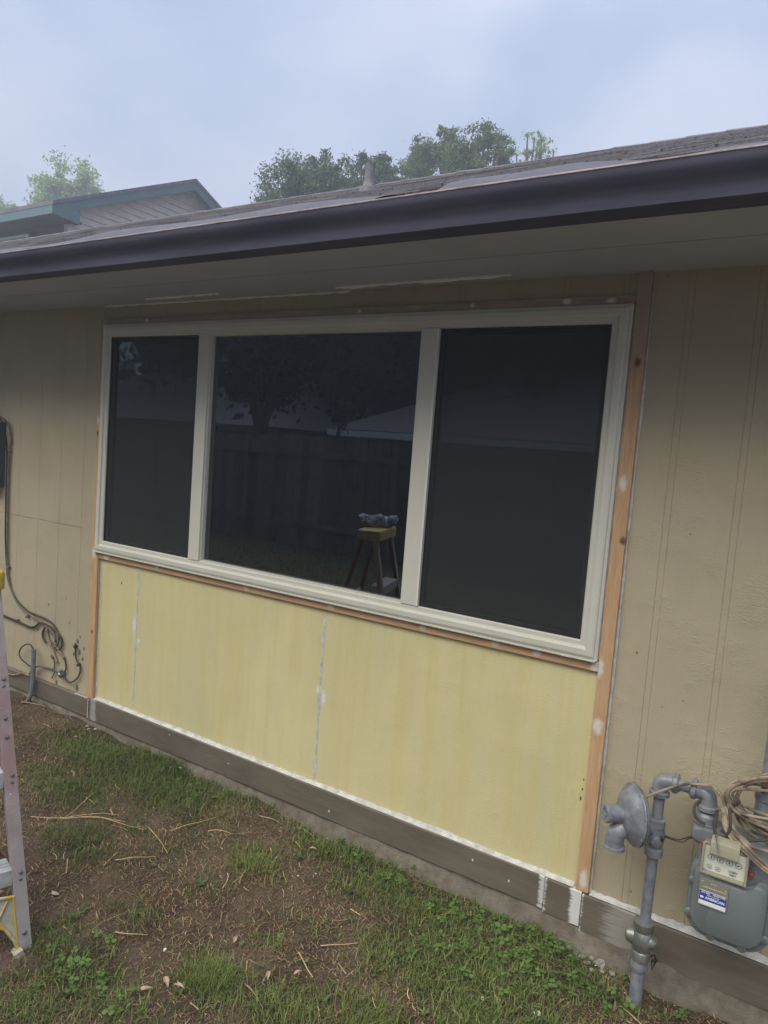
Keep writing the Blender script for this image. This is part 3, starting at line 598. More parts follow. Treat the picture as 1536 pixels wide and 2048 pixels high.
# index box
ix0, ix1, iz0, iz1 = -.226, -.106, .583, .672
b = MB(); b.prism(rrect(ix0, iz0, ix1, iz1, .004, 3), -.219, -.240, 'xz', .002); IB = b.build('index_box', M_tin, GM)
YF = -.2545
b = MB(); b.box((ix0+.006, -.2425, iz0+.007), (ix1-.006, -.2402, iz1-.010)); b.build('dial_plate', M_white, IB)
def onface(fx, fz, y=-.2432):
    return ix0 + (ix1-ix0)*fx, iz0 + (iz1-iz0)*fz, y
b = MB()
for u, v, r_, an in ((.20, .55, .0090, 95), (.40, .55, .0090, 60), (.60, .55, .0090, 110), (.80, .55, .0090, 20), (.18, .22, .0070, 160), (.37, .22, .0070, 200)):
    cx, cz, y = onface(u, v); n = 20
    vs = []
    for k in range(n):
        a = 2*math.pi*k/n; vs += [(cx + r_*math.cos(a), y, cz + r_*math.sin(a)), (cx + r_*.86*math.cos(a), y, cz + r_*.86*math.sin(a))]
    b.add(vs, [(2*k, 2*((k+1) % n), 2*((k+1) % n)+1, 2*k+1) for k in range(n)])
    a = math.radians(an); dx, dz = math.cos(a)*r_*.8, math.sin(a)*r_*.8; px, pz = -dz*.22, dx*.22
    b.add([(cx-dx*.5-px, y-.0003, cz-dz*.5-pz), (cx-dx*.5+px, y-.0003, cz-dz*.5+pz), (cx+dx, y-.0003, cz+dz)], [(0,1,2)])
    b.lathe((cx, y, cz), (0,-1,0), [(0, r_*.22), (.0012, r_*.2)], 8)
for txt, u, v in (('CUBIC', .70, .275), ('FEET', .70, .165)):
    cx, cz, y = onface(u, v); b.add(*text_mesh(txt, .0085, lambda X_, Y_: (cx + X_, y, cz + Y_), bold=.0002))
b.build('dial_marks', M_blk, IB)
b = MB(); b.prism(rrect(ix0-.001, iz0-.001, ix1+.001, iz1-.015, .004, 3), -.2400, YF, 'xz', .003)
# keep only a frame of the cover round the dial plate: four bars
b = MB(); b.box((ix0-.001, YF, iz0-.001), (ix0+.006, -.2405, iz1)); b.box((ix1-.006, YF, iz0-.001), (ix1+.001, -.2405, iz1)); b.box((ix0+.006, YF, iz0-.001), (ix1-.006, -.2405, iz0+.006))
hp = [(-.240, iz1-.028), (-.2585, iz1-.026), (-.266, iz1-.018), (-.267, iz1+.002), (-.262, iz1+.016), (-.250, iz1+.024), (-.236, iz1+.026), (-.225, iz1+.02)]
b.prism(hp, -.206, -.130, 'yz'); b.build('index_cover', M_clear, IB, bev=.0015)
for x, z in ((ix0-.004, iz1-.035), (ix1+.010, iz1-.028), (ix1+.006, iz1-.05)): MB().lathe((x, -.217, z), (0,-1,0), [(0, .006), (.010, .005)], 10).build('index_screw', M_screw, IB)
for x, z in ((ix0-.002, iz1-.012), (ix1+.009, iz0+.030)): MB().lathe((x, -.217, z), (0,-1,0), [(0, .0068), (.018, .0068), (.020, .005)], 14).build('seal_plug', M_red, IB, smooth=True)
# name plate
n0, n1, m0, m1 = -.2235, -.1465, .487, .567; yn = -.2525
b = MB(); b.prism(rrect(n0, m0, n1, m1, .005, 4), -.2485, yn, 'xz'); NP = b.build('name_plate', M_tin, CV)
hN = m1-m0; b = MB(); b.box((n0+.003, yn-.0006, m0+.20*hN), (n1-.003, yn-.0001, m0+.56*hN)); b.build('label_field', M_blue, NP)
b = MB(); b.box((n0+.003, yn-.0006, m0+.04*hN), (n1-.003, yn-.0001, m0+.195*hN))
def tx(txt, s, fx, fz, bold=.0001, bb=None): 
    vs, fs = text_mesh(txt, s, lambda X_, Y_: (n0 + (n1-n0)*fx + X_, yn-.0009, m0 + hN*fz + Y_), bold=bold); b.add(vs, fs)
tx('AC-250', .0074, .25, .505, .00025); tx('MAOP 5 PSI', .0066, .71, .505, .00025); tx('METER COMPANY', .0042, .52, .425); tx('AMERICAN', .0105, .58, .315, .0004)
fx = n0+.012; fz_ = m0+.315*hN; b.add([(fx-.006, yn-.0009, fz_-.003), (fx+.001, yn-.0009, fz_-.003), (fx+.004, yn-.0009, fz_+.001), (fx-.001, yn-.0009, fz_+.004), (fx-.007, yn-.0009, fz_+.003)], [(0,1,2,3,4)])
b.add([(n0+.003, yn-.0008, m0+.555*hN), (n1-.003, yn-.0008, m0+.555*hN), (n1-.003, yn-.0008, m0+.575*hN), (n0+.003, yn-.0008, m0+.575*hN)], [(0,1,2,3)]); b.build('lettering', M_lab, NP)
b = MB()
for i in range(15): b.box((n0+.009+i*.0043, yn-.0009, m0+.69*hN), (n0+.0115+i*.0043, yn-.0001, m0+.72*hN+.0006*(i % 3)))
for i in range(3): b.box((n0+.03+i*.006, yn-.0009, m0+.87*hN), (n0+.0325+i*.006, yn-.0001, m0+.90*hN))
b.box((n0+.005, yn-.0009, m0+.88*hN), (n0+.009, yn-.0001, m0+.91*hN)); b.box((n1-.010, yn-.0009, m0+.80*hN), (n1-.006, yn-.0001, m0+.82*hN)); b.build('stamped_marks', M_tin2, NP)
# ------------------------------------------------------------------ cable coil and loose cables at the meter
b = MB()
# a coil of many turns hung over the outlet pipe; its centre is right of the frame
cc = Vector((-.005, -.165, .790))
for k in range(9):
    rx = .185 + rnd.uniform(-.045, .014); rzz = .088 + rnd.uniform(-.045, .022); ph = rnd.uniform(0, 6.28); P = []
    for i in range(49):
        a = 2*math.pi*i/48; w = .008*math.sin(3*a+ph)
        P.append(cc + Vector(((rx+w)*math.cos(a), -.010 + .035*math.sin(a+ph)*.5 - .006*k + .02, (rzz+w)*math.sin(a) + .004*k)))
    b.tube(P, .0042, 7, caps=False)
for k in range(5):
    o_ = rnd.uniform(-.012, .012); b.tube(spline([(-.190+o_*.5, -.19, .765), (-.178+o_*.6, -.205, .72), (-.150+o_, -.225, .700+o_*.7), (-.105+o_*.5, -.25, .680+o_*.8), (-.05, -.262, .655+o_), (.02, -.255, .64), (.10, -.23, .68), (.16, -.2, .74)], 8), .0042, 7)
b.tube(spline([(-.21, -.17, .745), (-.17, -.19, .76), (-.10, -.21, .775), (0, -.2, .79), (.1, -.17, .82)], 8), .0040, 7)
tag(b.build('cable_coil', M_cab, None, smooth=True), 'coil of weathered tan cable hung over the meter outlet pipe', 'cable')
P = spline([(-.232, PY-.030, .812), (-.20, PY-.045, .79), (-.175, -.20, .755), (-.155, -.215, .722), (-.130, -.22, .705), (-.10, -.22, .69), (-.05, -.21, .688)], 8)
tag(MB().tube(P, .0052, 8).build('cable', M_cab, None, smooth=True), 'thick tan cable slanting down across the meter outlet, cut at its lower end', 'cable')
P = spline([(PX-.042, PY-.028, .628), (PX-.050, PY-.035, .665), (PX-.035, PY-.040, .710), (PX+.01, PY-.046, .752), (PX+.07, PY-.034, .788), (PX+.12, PY-.030, .802), (-.225, PY-.034, .806), (-.205, PY-.040, .79)], 8)
tag(MB().tube(P, [.0042]*len(P), 8).build('cable', Mt('frayed cable', (.06, .05, .042), c2=(.36, .28, .20), var=(14, .12), rough=.6), None, smooth=True), 'dark frayed cable arching over the pipe elbow above the regulator', 'cable')
b = MB(); b.tube(spline([(PX+.032, PY-.02, .604), (PX+.07, PY-.01, .601), (-.28, PY-.005, .618), (-.25, PY-.005, .632)], 6), .0022, 6); b.tube(spline([(PX+.03, PY-.02, .600), (PX+.08, PY-.008, .596), (-.28, PY-.003, .612), (-.25, PY-.003, .628)], 6), .0018, 6)
b.lathe((PX+.026, PY-.024, .588), (.2,-.6,1), [(0, .005), (.016, .007), (.02, .004)], 8); tag(b.build('ground_wire', M_cabd, None), 'thin dark ground wire clamped between riser pipe and meter', 'wire')
b = MB(); b.tube(spline([(-.262, PY-.01, .742), (-.272, PY-.03, .725), (-.262, PY-.04, .700), (-.235, PY-.04, .69)], 6), .0045, 8)
tag(b.build('cable', M_cabd, None, smooth=True), 'short dark cable hooked round the pipe above the meter inlet', 'cable')
b = MB(); b.tube(spline([(-.205, -.185, .74), (-.207, -.20, .70), (-.195, -.21, .68), (-.175, -.22, .69), (-.165, -.215, .73), (-.172, -.20, .77), (-.15, -.19, .80)], 7), .0045, 8); b.tube(spline([(-.19, -.20, .70), (-.14, -.205, .692), (-.07, -.20, .715), (.02, -.18, .77)], 7), .0048, 8)
tag(b.build('cable', M_cabd, None, smooth=True), 'dark looped cable hanging below the tan coil by the meter outlet', 'cable')
b = MB(); b.tube([(-.193, -.262, .703), (-.181, -.275, .664)], .0022, 6); b.lathe((-.194, -.260, .706), (-.25, .2, 1), [(-.003, .003), (0, .0045), (.004, .004)], 8)
tag(b.build('wire_pin', M_screw, None), 'small bright metal pin dangling from the cables over the dial box', 'pin')
# ------------------------------------------------------------------ left wall: box, cables, conduit
b = MB(); b.prism(rrect(-4.62, 1.325, -4.287, 1.722, .012, 3), -.001, -.085, 'xz', .006); UB = tag(b.build('utility_box', M_box), 'dark grey electrical box on the wall at the left edge', 'electrical box')
MB().box((-4.60, -.092, 1.34), (-4.30, -.086, 1.70)).build('box_cover', M_box, UB, bev=.003)
def cable(pts, r_, m, lab, cat='cable', y=-.012, nm='cable', extra=None):
    P = spline([(p[0], p[2] if len(p) > 2 else y, p[1]) for p in pts], 7); b = MB().tube(P, r_, 7)
    if extra: extra(b)
    return tag(b.build(nm, m, None, smooth=True), lab, cat)
def clips(lst):
    def fn(b):
        for x, z in lst: b.lathe((x, -.004, z), (0,-1,0), [(0, .010), (.016, .009), (.019, .005)], 8)
    return fn
cable([(-4.34, 1.775, -.05), (-4.28, 1.755, -.05), (-4.235, 1.71, -.02), (-4.213, 1.62), (-4.222, 1.55), (-4.228, 1.30), (-4.222, 1.05), (-4.212, .85), (-4.195, .78), (-4.16, .71), (-4.07, .632), (-3.968, .604), (-3.861, .575), (-3.79, .56), (-3.735, .545), (-3.71, .50), (-3.735, .475)], .0058, M_cabm, 'brown cable dropping from the grey box and curving right along the left wall', extra=clips([(-4.222, 1.55), (-4.20, .85), (-3.99, .585)]))
cable([(-4.33, 1.76, -.05), (-4.26, 1.73, -.05), (-4.255, 1.60, -.015), (-4.252, 1.35), (-4.245, 1.05), (-4.222, .86), (-4.20, .77), (-4.13, .68), (-4.0, .622), (-3.90, .612), (-3.80, .605), (-3.74, .59), (-3.69, .55), (-3.675, .50), (-3.70, .46), (-3.72, .45)], .0048, M_cabd, 'thinner dark cable running beside the brown one from the grey box')
cable([(-4.6, .53), (-4.3, .545), (-4.22, .542), (-4.086, .536), (-3.955, .528), (-3.90, .545), (-3.859, .572), (-3.79, .57), (-3.72, .56), (-3.665, .53), (-3.645, .49), (-3.665, .455), (-3.70, .445)], .0062, M_cabd, 'thick dark cable coming from behind the ladder and hooking down on the left wall', extra=clips([(-4.086, .54), (-4.35, .54)]))
cable([(-3.812, .55), (-3.83, .52), (-3.825, .49), (-3.80, .465)], .007, M_cabd, 'short dark cable stub left of the two cut pipes on the wall')
cable([(-3.795, .552), (-3.785, .51), (-3.757, .47), (-3.72, .42), (-3.70, .395), (-3.685, .372)], .0075, M_cab, 'left of two cut tan tubes slanting down the wall')
cable([(-3.752, .556), (-3.74, .52), (-3.715, .485), (-3.675, .45), (-3.62, .412)], .0078, M_cab, 'right of two cut tan tubes slanting down the wall')
cable([(-3.725, .41), (-3.728, .39), (-3.712, .37), (-3.707, .335), (-3.712, .30), (-3.73, .27)], .004, M_cabm, 'thin cable hanging under the left cut tube beside the conduit', extra=lambda b: b.lathe((-3.726, -.004, .402), (0,-1,0), [(0, .016), (.014, .014), (.018, .008)], 10))
cable([(-3.62, .41), (-3.607, .39), (-3.60, .36), (-3.61, .335)], .0045, M_cabd, 'short cable from the right cut tube down to the silver clamp')
b = MB(); b.lathe((-3.635, -.012, .300), (.25, -.3, 1), [(0, .012), (.006, .019), (.030, .020), (.036, .012), (.050, .010)], 10); b.lathe((-3.615, -.03, .325), (0,-1,.2), [(-.01, .008), (.006, .008)], 6); tag(b.build('ground_clamp', M_alu, None, smooth=True), 'silver metal clamp low on the left wall joining several cables', 'clamp')
cable([(-3.61, .31, -.02), (-3.58, .295, -.02), (-3.553, .290, -.02), (-3.52, .305, -.015), (-3.484, .338), (-3.469, .386), (-3.49, .41), (-3.513, .44), (-3.523, .503), (-3.523, .52)], .0045, M_cabd, 'dark cable curling up the wall left of the cedar strip', extra=clips([(-3.523, .503), (-3.487, .405)]))
P = spline([(-3.862, -.045, .418), (-3.862, -.045, .30), (-3.863, -.046, .20), (-3.873, -.05, .14), (-3.893, -.055, .095), (-3.91, -.06, .03)], 6)
CO = tag(MB().tube(P, .0135, 14).build('conduit_pipe', M_cond, None, smooth=True), 'short grey conduit pipe rising from the soil at the left wall', 'pipe')
MB().tube([(-3.893, -.055, .10), (-3.902, -.058, .07), (-3.915, -.062, .03)], .0150, 12).build('sleeve', M_rust, CO, smooth=True)
cable([(-3.862, .405, -.045), (-3.875, .425, -.045), (-3.91, .437, -.04), (-3.96, .425, -.035), (-4.015, .39, -.03), (-4.032, .35, -.03), (-4.0, .322, -.03), (-3.93, .305, -.03), (-3.88, .300, -.03)], .0042, M_cabd, 'dark cable looping out of the top of the grey conduit')
cable([(-4.25, .225, -.03), (-4.15, .205, -.03), (-4.07, .215, -.035), (-3.99, .245, -.035), (-3.93, .245, -.03), (-3.89, .25, -.03)], .0038, M_cab, 'pale thin cable lying on the skirt board left of the conduit')
cable([(-3.92, .24, -.03), (-3.90, .285, -.03), (-3.844, .317, -.02), (-3.78, .322), (-3.72, .325), (-3.66, .318), (-3.63, .31)], .0055, M_cabm, 'brown cable joining the conduit to the silver clamp')
# ------------------------------------------------------------------ stepladder
LW = Vector((.29, .957, 0)).normalized(); LD = Vector((.957, -.29, 0)).normalized()       # width direction, front direction
foot = Vector((-2.080, -1.166, .010)); top = Vector((-2.328, -1.165, 1.185))
LA = empty('stepladder', tuple(foot), 'fibreglass stepladder with faded pink rails and yellow foot brace, at the left edge', 'stepladder')
def bar(b, p, q, w, dpt, wd=LW):
    p = Vector(p); q = Vector(q); t = (q-p).normalized(); u = (wd - t*wd.dot(t)).normalized(); v = t.cross(u)
    vs = [c + u*a + v*e_ for c in (p, q) for a, e_ in ((-w/2, -dpt/2), (w/2, -dpt/2), (w/2, dpt/2), (-w/2, dpt/2))]
    return b.add(vs, [(0,1,2,3), (4,7,6,5), (0,4,5,1), (1,5,6,2), (2,6,7,3), (3,7,4,0)])
wb, wt = .50, .33                                                # width at the feet and at the cap
foot2 = foot - LW*wb; top2 = top - LW*wt
def rail(p, q, m, nm, sgn, w=.041, dp=.026):
    b = MB(); bar(b, p, q, w, .004); t = (Vector(q)-Vector(p)).normalized(); v = t.cross((LW - t*LW.dot(t)).normalized())
    if v.dot(LD) > 0: v = -v
    off = LW*(sgn*(w/2-.002)) ; p2 = Vector(p) + off + v*dp/2; q2 = Vector(q) + off + v*dp/2; bar(b, p2, q2, .0042, dp)
    bar(b, Vector(p) + v*dp, Vector(q) + v*dp, w*.96, .0035)
    return tag(b.build(nm, m, LA, bev=.0012))
R1 = rail(foot, top, M_rail, 'front_rail', 1); R2 = rail(foot2, top2, M_rail, 'front_rail', -1)
def lerp(a, c, z): return a + (c-a)*((z-a.z)/(c.z-a.z))
for z in (.255, .565, .875):
    a = lerp(foot, top, z); c = lerp(foot2, top2, z); b = MB()
    bar(b, a - LW*.020 + LD*-.004 + Vector((0,0,0)), c + LW*.020 + LD*-.004, .052, .003, Vector((0,0,1))); bar(b, a - LW*.02 - LD*.045 + Vector((0,0,.024)), c + LW*.02 - LD*.045 + Vector((0,0,.024)), .082, .003, LD)
    for k in range(4): bar(b, a - LW*.02 - LD*(.016+.018*k) + Vector((0,0,.0268)), c + LW*.02 - LD*(.016+.018*k) + Vector((0,0,.0268)), .004, .003, LD)
    b.build('step', M_step, LA)
    for rr2 in (a, c):
        for dz in (.012, -.012): MB().lathe(rr2 + Vector((0,0,dz)) + LD*.002 + LW*(.004 if rr2 is a else -.004), LD, [(0, .0068), (.003, .006), (.0045, .003)], 10).build('rivet', M_screw, LA)
for z in (.075, .70, .76, 1.10):
    for (p, q) in ((foot, top), (foot2, top2)): MB().lathe(lerp(p, q, z) + LD*.002, LD, [(0, .0075), (.0035, .0065), (.005, .003)], 10).build('rivet', M_screw, LA)
# foot brace: yellow ribbed knee with grey infill, and shoe
for (ft, tp, sg, nm) in ((foot, top, -1, 0), (foot2, top2, 1, 1)):
    def L2(u, z, dd=.002): return lerp(ft, tp, max(z, .011)) + LW*(sg*(.020+u)) + LD*dd
    cur_ = [(.0, .005), (.010, .06), (.035, .105), (.075, .135), (.12, .150), (.165, .158)]
    topc = [(.165, .205), (.10, .212), (.0, .195)]
    b = MB(); pl = [L2(u, z, -.004) for u, z in cur_ + topc]; bk_ = [p - LD*.006 for p in pl]; n = len(pl); b.add(pl + bk_, [tuple(range(n)), tuple(range(n, 2*n))[::-1]] + [(i, (i+1) % n, n+(i+1) % n, n+i) for i in range(n)]); BR = b.build('foot_brace', M_web, LA)
    b = MB()
    def strip(ps, w=.0055): b.tube([L2(u, z, .000) for u, z in ps], w, 6)
    strip(cur_); strip([(.0, .195), (.10, .212), (.165, .205)]); strip([(.002, .0), (.002, .195)], .004); strip([(.02, .085), (.10, .205)], .0035); strip([(.02, .19), (.06, .125)], .0035); strip([(.10, .21), (.10, .145)], .0035); strip([(.10, .205), (.15, .16)], .0035)
    b.build('brace_rib', M_ylw, BR, smooth=True)
    b = MB(); bar(b, L2(-.004, .011) + Vector((0,0,-.012)) , L2(.008, .011) + Vector((0,0,.022)), .034, .03, LD); b.build('shoe', M_web, LA)
# rear rails
rf = foot - LD*.61 + LW*.045 + Vector((0,0,-.0)); rf.z = .012; rt = top - LD*.10 - LW*.015; rf2 = rf - LW*(wb+.09); rt2 = top2 - LD*.10 + LW*.015
for p, q in ((rf, rt), (rf2, rt2)):
    b = MB(); bar(b, p, q, .030, .020); b.build('rear_rail', M_railr, LA, bev=.0015); b = MB(); bar(b, p + Vector((0,0,-.010)), p + Vector((0,0,.014)), .040, .034); b.build('shoe', M_ylw, LA)
for z in (.35, .8): bar(MB(), lerp(rf, rt, z), lerp(rf2, rt2, z), .02, .012, Vector((0,0,1))).build('rear_brace', M_step, LA)
for z in (.62,):
    bar(MB(), lerp(foot, top, z) - LD*.02, lerp(rf, rt, z+.02), .012, .004, Vector((0,0,1))).build('spreader', M_step, LA); bar(MB(), lerp(foot2, top2, z) - LD*.02, lerp(rf2, rt2, z+.02), .012, .004, Vector((0,0,1))).build('spreader', M_step, LA)
# cap
cc_ = (top + top2)/2 - LD*.05; rot = Matrix((LW, -LD, Vector((0,0,1)))).transposed()
b = MB(); hw = wt/2 + .032; op = rrect(-hw, -.075, hw, .075, .025, 4); b.prism(op, 0, .060, 'xy', .012); b.v = [tuple(rot @ Vector(v) + cc_ + Vector((0,0,-.006))) for v in b.v]; CAP = b.build('top_cap', M_ylw, LA, smooth=True)
# rolled cloth and tool on the cap (seen only in the window's reflection)
b = MB(); P = []; n = 22
for i in range(n): P.append(cc_ + Vector((0,0,.092)) + LW*-.03 - LD*.02 + (LD*.9 - LW*.44)*(-.10 + .22*i/(n-1)) + Vector((0, 0, .006*math.sin(i*1.7))))
b.tube(P, [.036 + .008*math.sin(i*2.3) + rnd.uniform(-.004, .004) for i in range(n)], 16)
tag(b.build('rolled_cloth', M_cloth, None, smooth=True), 'crumpled blue and white cloth bundle on the ladder top, reflected in the window', 'cloth')
b = MB(); b.tube([cc_ + Vector((0,0,.078)) + LW*-.13 - LD*.06, cc_ + Vector((0,0,.078)) + LW*-.28 - LD*.06], .010, 8); tag(b.build('tool_handle', M_lab, None, smooth=True), 'pale tool handle sticking out beside the cloth on the ladder top', 'tool')
# ------------------------------------------------------------------ neighbour's house behind the roof
NB = empty('neighbor_house', (-20, 13.7, 0), 'two-storey house with teal trim and lapped gable rising behind the roof at left', 'house')
GX, EY, EZ, PYk, PZ = -17.95, 9.0, 7.44, 13.70, 9.58; s_ = (PZ-EZ)/(PYk-EY); RY = PYk + (PYk-EY)
WX = GX - .42
# gable wall with real lap boards
b = MB(); zz = 5.0
def wy(z): return (EY+.74, RY-.74) if z < EZ else (max(EY+.74, PYk-(PZ-z-.12)/s_), min(RY-.74, PYk+(PZ-z-.12)/s_))
while zz < PZ-.25:
    h = .185; a0, a1 = wy(zz); c0_, c1_ = wy(min(zz+h, PZ-.16)); b.add([(WX+.055, a0, zz), (WX+.055, a1, zz), (WX+.002, c1_, zz+h), (WX+.002, c0_, zz+h), (WX, a0, zz-.001), (WX, a1, zz-.001)], [(0,1,2,3), (0,4,5,1)]); zz += h
b.box((WX-.1, EY+.74, 0), (WX-.001, RY-.74, EZ)); b.build('gable_wall', M_lap, NB)
b = MB(); b.box((-30, EY+.74, 0), (WX-.11, EY+.84, EZ)); b.build('front_wall', M_brown, NB); MB().box((WX-.14, EY+.70, 0), (WX+.035, EY+.80, EZ-.02)).build('corner_board', M_lap, NB)
b = MB(); T = .10
b.add([(-30, EY-.05, EZ-.02), (GX+.05, EY-.05, EZ-.02), (GX+.05, PYk, PZ), (-30, PYk, PZ), (-30, RY, EZ), (GX+.05, RY, EZ)], [(0,1,2,3), (3,2,5,4)])
b.add([(-30, EY-.05, EZ-.02-T), (GX+.05, EY-.05, EZ-.02-T), (GX+.05, PYk, PZ-T), (-30, PYk, PZ-T), (-30, RY, EZ-T), (GX+.05, RY, EZ-T)], [(3,2,1,0), (4,5,2,3)])
b.add([(GX+.05, EY-.05, EZ-.02), (GX+.05, EY-.05, EZ-.02-T), (GX+.05, PYk, PZ-T), (GX+.05, PYk, PZ), (GX+.05, RY, EZ-T), (GX+.05, RY, EZ)], [(0,1,2,3), (3,2,4,5)]); b.add([(-30, EY-.05, EZ-.02), (-30, EY-.05, EZ-.02-T), (GX+.05, EY-.05, EZ-.02-T), (GX+.05, EY-.05, EZ-.02)], [(0,1,2,3)])
b.build('roof', M_shing, NB)
# rake boards, eave fascia, boxed return
b = MB()
for y0, z0_, y1, z1_ in ((EY-.03, EZ-.115, PYk, PZ-.105), (PYk, PZ-.105, RY, EZ-.115)):
    b.add([(GX+.03, y0, z0_), (GX+.03, y1, z1_), (GX+.03, y1, z1_-.24), (GX+.03, y0, z0_-.24), (GX-.02, y0, z0_), (GX-.02, y1, z1_), (GX-.02, y1, z1_-.24), (GX-.02, y0, z0_-.24)], [(0,1,2,3), (3,2,6,7), (7,6,5,4), (0,4,5,1)])
b.add([(GX+.032, EY-.03, EZ-.12), (GX+.032, EY+.76, EZ-.05), (GX+.032, EY+.76, EZ-.40), (GX+.032, EY-.03, EZ-.33)], [(0,1,2,3)])
b.build('rake_board', M_teal, NB); MB().box((-30, EY-.04, EZ-.34), (GX+.028, EY-.01, EZ-.115)).build('fascia', M_teal, NB)
b = MB(); b.box((-30, EY-.01, EZ-.36), (GX+.028, EY+.74, EZ-.34)); b.box((WX+.04, EY+.84, EZ-.36), (GX, EY+.86, EZ-.3)); b.build('soffit', M_brown, NB)
wf = MB(); wf.box((-24, EY+.66, 5.2), (-19.75, EY+.70, 7.02)); Wn = wf.build('window', M_glassd, NB)
b = MB(); b.box((-24, EY+.60, 6.88), (-20.05, EY+.65, 6.96)); b.box((-20.13, EY+.60, 5.2), (-20.05, EY+.652, 6.879)); b.build('window_frame', M_far, Wn)
# ------------------------------------------------------------------ trees
def tree(name, base, height, crown_r, crown_z, m, leaf, nclump, per, label, group=None, seed=1, sq=.8, clump_r=.38, asym=(0,0), cut=-.55):
    rg = np.random.default_rng(seed); rd = random.Random(seed)
    base = Vector(base); T_ = empty(name, tuple(base), label, 'tree', group); b = MB()
    fork = base + Vector((rd.uniform(-.3, .3), rd.uniform(-.3, .3), height*.42)); r0 = .022*height + .03
    b.tube(spline([base + Vector((0,0,-.2)), base + Vector((.05, 0, height*.2)), fork], 4), [r0*(1 - .05*i) for i in range(9)], 9)
    cen = base + Vector((asym[0], asym[1], crown_z)); C_ = []
    nl = 9
    for i in range(nl):
        a = 2*math.pi*i/nl + rd.uniform(-.3, .3); el = rd.uniform(-.1, 1.3)
        tip = cen + Vector((math.cos(a)*math.cos(el)*crown_r, math.sin(a)*math.cos(el)*crown_r, math.sin(el)*crown_r*sq))*rd.uniform(.7, 1.02)
        mid = fork.lerp(tip, .5) + Vector((rd.uniform(-.2, .2), rd.uniform(-.2, .2), .15*crown_r)); P = spline([fork, mid, tip], 5); b.tube(P, [r0*.5*(1-.85*k/(len(P)-1)) for k in range(len(P))], 6); C_.append(tip)
        for j in range(5):
            s0 = P[rd.randint(4, len(P)-1)]; t2 = s0 + Vector((rd.gauss(0, 1), rd.gauss(0, 1), rd.gauss(.4, .6)))*crown_r*.18; b.tube([s0, s0.lerp(t2, .5) + Vector((0,0,.05)), t2], [r0*.13, r0*.08, r0*.03], 5); C_.append(t2)
    b.build('trunk', M_bark, T_, smooth=True)
    # clumps: on the twigs plus through the volume
    cl = [np.array(c) for c in C_]
    while len(cl) < nclump:
        dvec = rg.normal(size=3); dvec /= np.linalg.norm(dvec); rr = rg.uniform(.25, 1.0)**.5*crown_r
        lump = 1 + .22*math.sin(5*math.atan2(dvec[1], dvec[0])+seed) + .18*math.sin(7*dvec[2]*2+seed*2)
        p = np.array(cen) + dvec*np.array([1, 1, sq])*rr*lump
        if dvec[2] < cut: continue
        cl.append(p)
    cl = np.array(cl[:nclump]); cr2 = clump_r*crown_r*rg.uniform(.35, 1.0, nclump)**1
    cn = np.repeat(cl, per, 0) + rg.normal(size=(nclump*per, 3))*np.repeat(cr2, per)[:, None]*np.array([.42, .42, .34])
    n = len(cn); u = rg.normal(size=(n, 3)); u /= np.linalg.norm(u, axis=1)[:, None]; w = np.cross(u, rg.normal(size=(n, 3))); w /= np.linalg.norm(w, axis=1)[:, None]
    sz = leaf*rg.uniform(.55, 1.3, n)[:, None]
    V = np.stack([cn - u*sz*.5, cn + w*sz*.28, cn + u*sz*.5, cn - w*sz*.28], 1).reshape(-1, 3); raw('crown', V, np.arange(n*4).reshape(-1, 4), m, T_)
    return T_
G1 = 'trees behind the roof'
tree('oak_tree', (-14.3, 15, 0), 9.5, 1.50, 8.78, M_leafd, .085, 300, 130, 'dense dark tree, broadest and leftmost of those rising above the roof ridge', G1, 3, .80, .30)
tree('tree', (-13.55, 17, 0), 10.4, .78, 10.12, M_leafd, .085, 110, 110, 'small dark rounded tree right behind the roof vent pipe', G1, 4, .9, .32)
tree('tree', (-13.4, 19.5, 0), 11.2, .68, 11.15, M_leafm, .085, 90, 110, 'slim mid-green tree with a pointed top just right of the vent pipe', G1, 5, 1.25, .34)
tree('tree', (-12.1, 19, 0), 11.4, 1.12, 10.95, M_leafm, .085, 160, 110, 'mid-green tree second from the right in the row above the ridge', G1, 6, 1.0, .32)
tree('tree', (-10.9, 19, 0), 11.2, .84, 11.1, M_leafm, .085, 110, 110, 'tree at the right end of the row with a tall leaning tip', G1, 8, 1.1, .32, asym=(.25, 0))
tree('tree', (-11.1, 24, 0), 13, .72, 13.15, M_leafl, .075, 90, 34, 'sparse pale green tree standing alone at the right above the ridge', G1, 9, 1.0, .30)
tree('tree', (-40.3, 25, 0), 15.5, 2.5, 14.3, M_leafl, .19, 240, 100, 'bright green tree above the neighbouring roof, largest at left', G1, 10, .85, .28)
tree('tree', (-48.2, 25, 0), 15, 2.0, 13.9, M_leafl, .19, 160, 80, 'bright green tree cut by the left edge of the picture', G1, 12, .9, .3)
tree('tree', (-34.3, 25, 0), 14, .95, 13.9, M_leafl, .16, 60, 60, 'low tuft of green treetop just left of the gable peak', G1, 13, .8, .36)
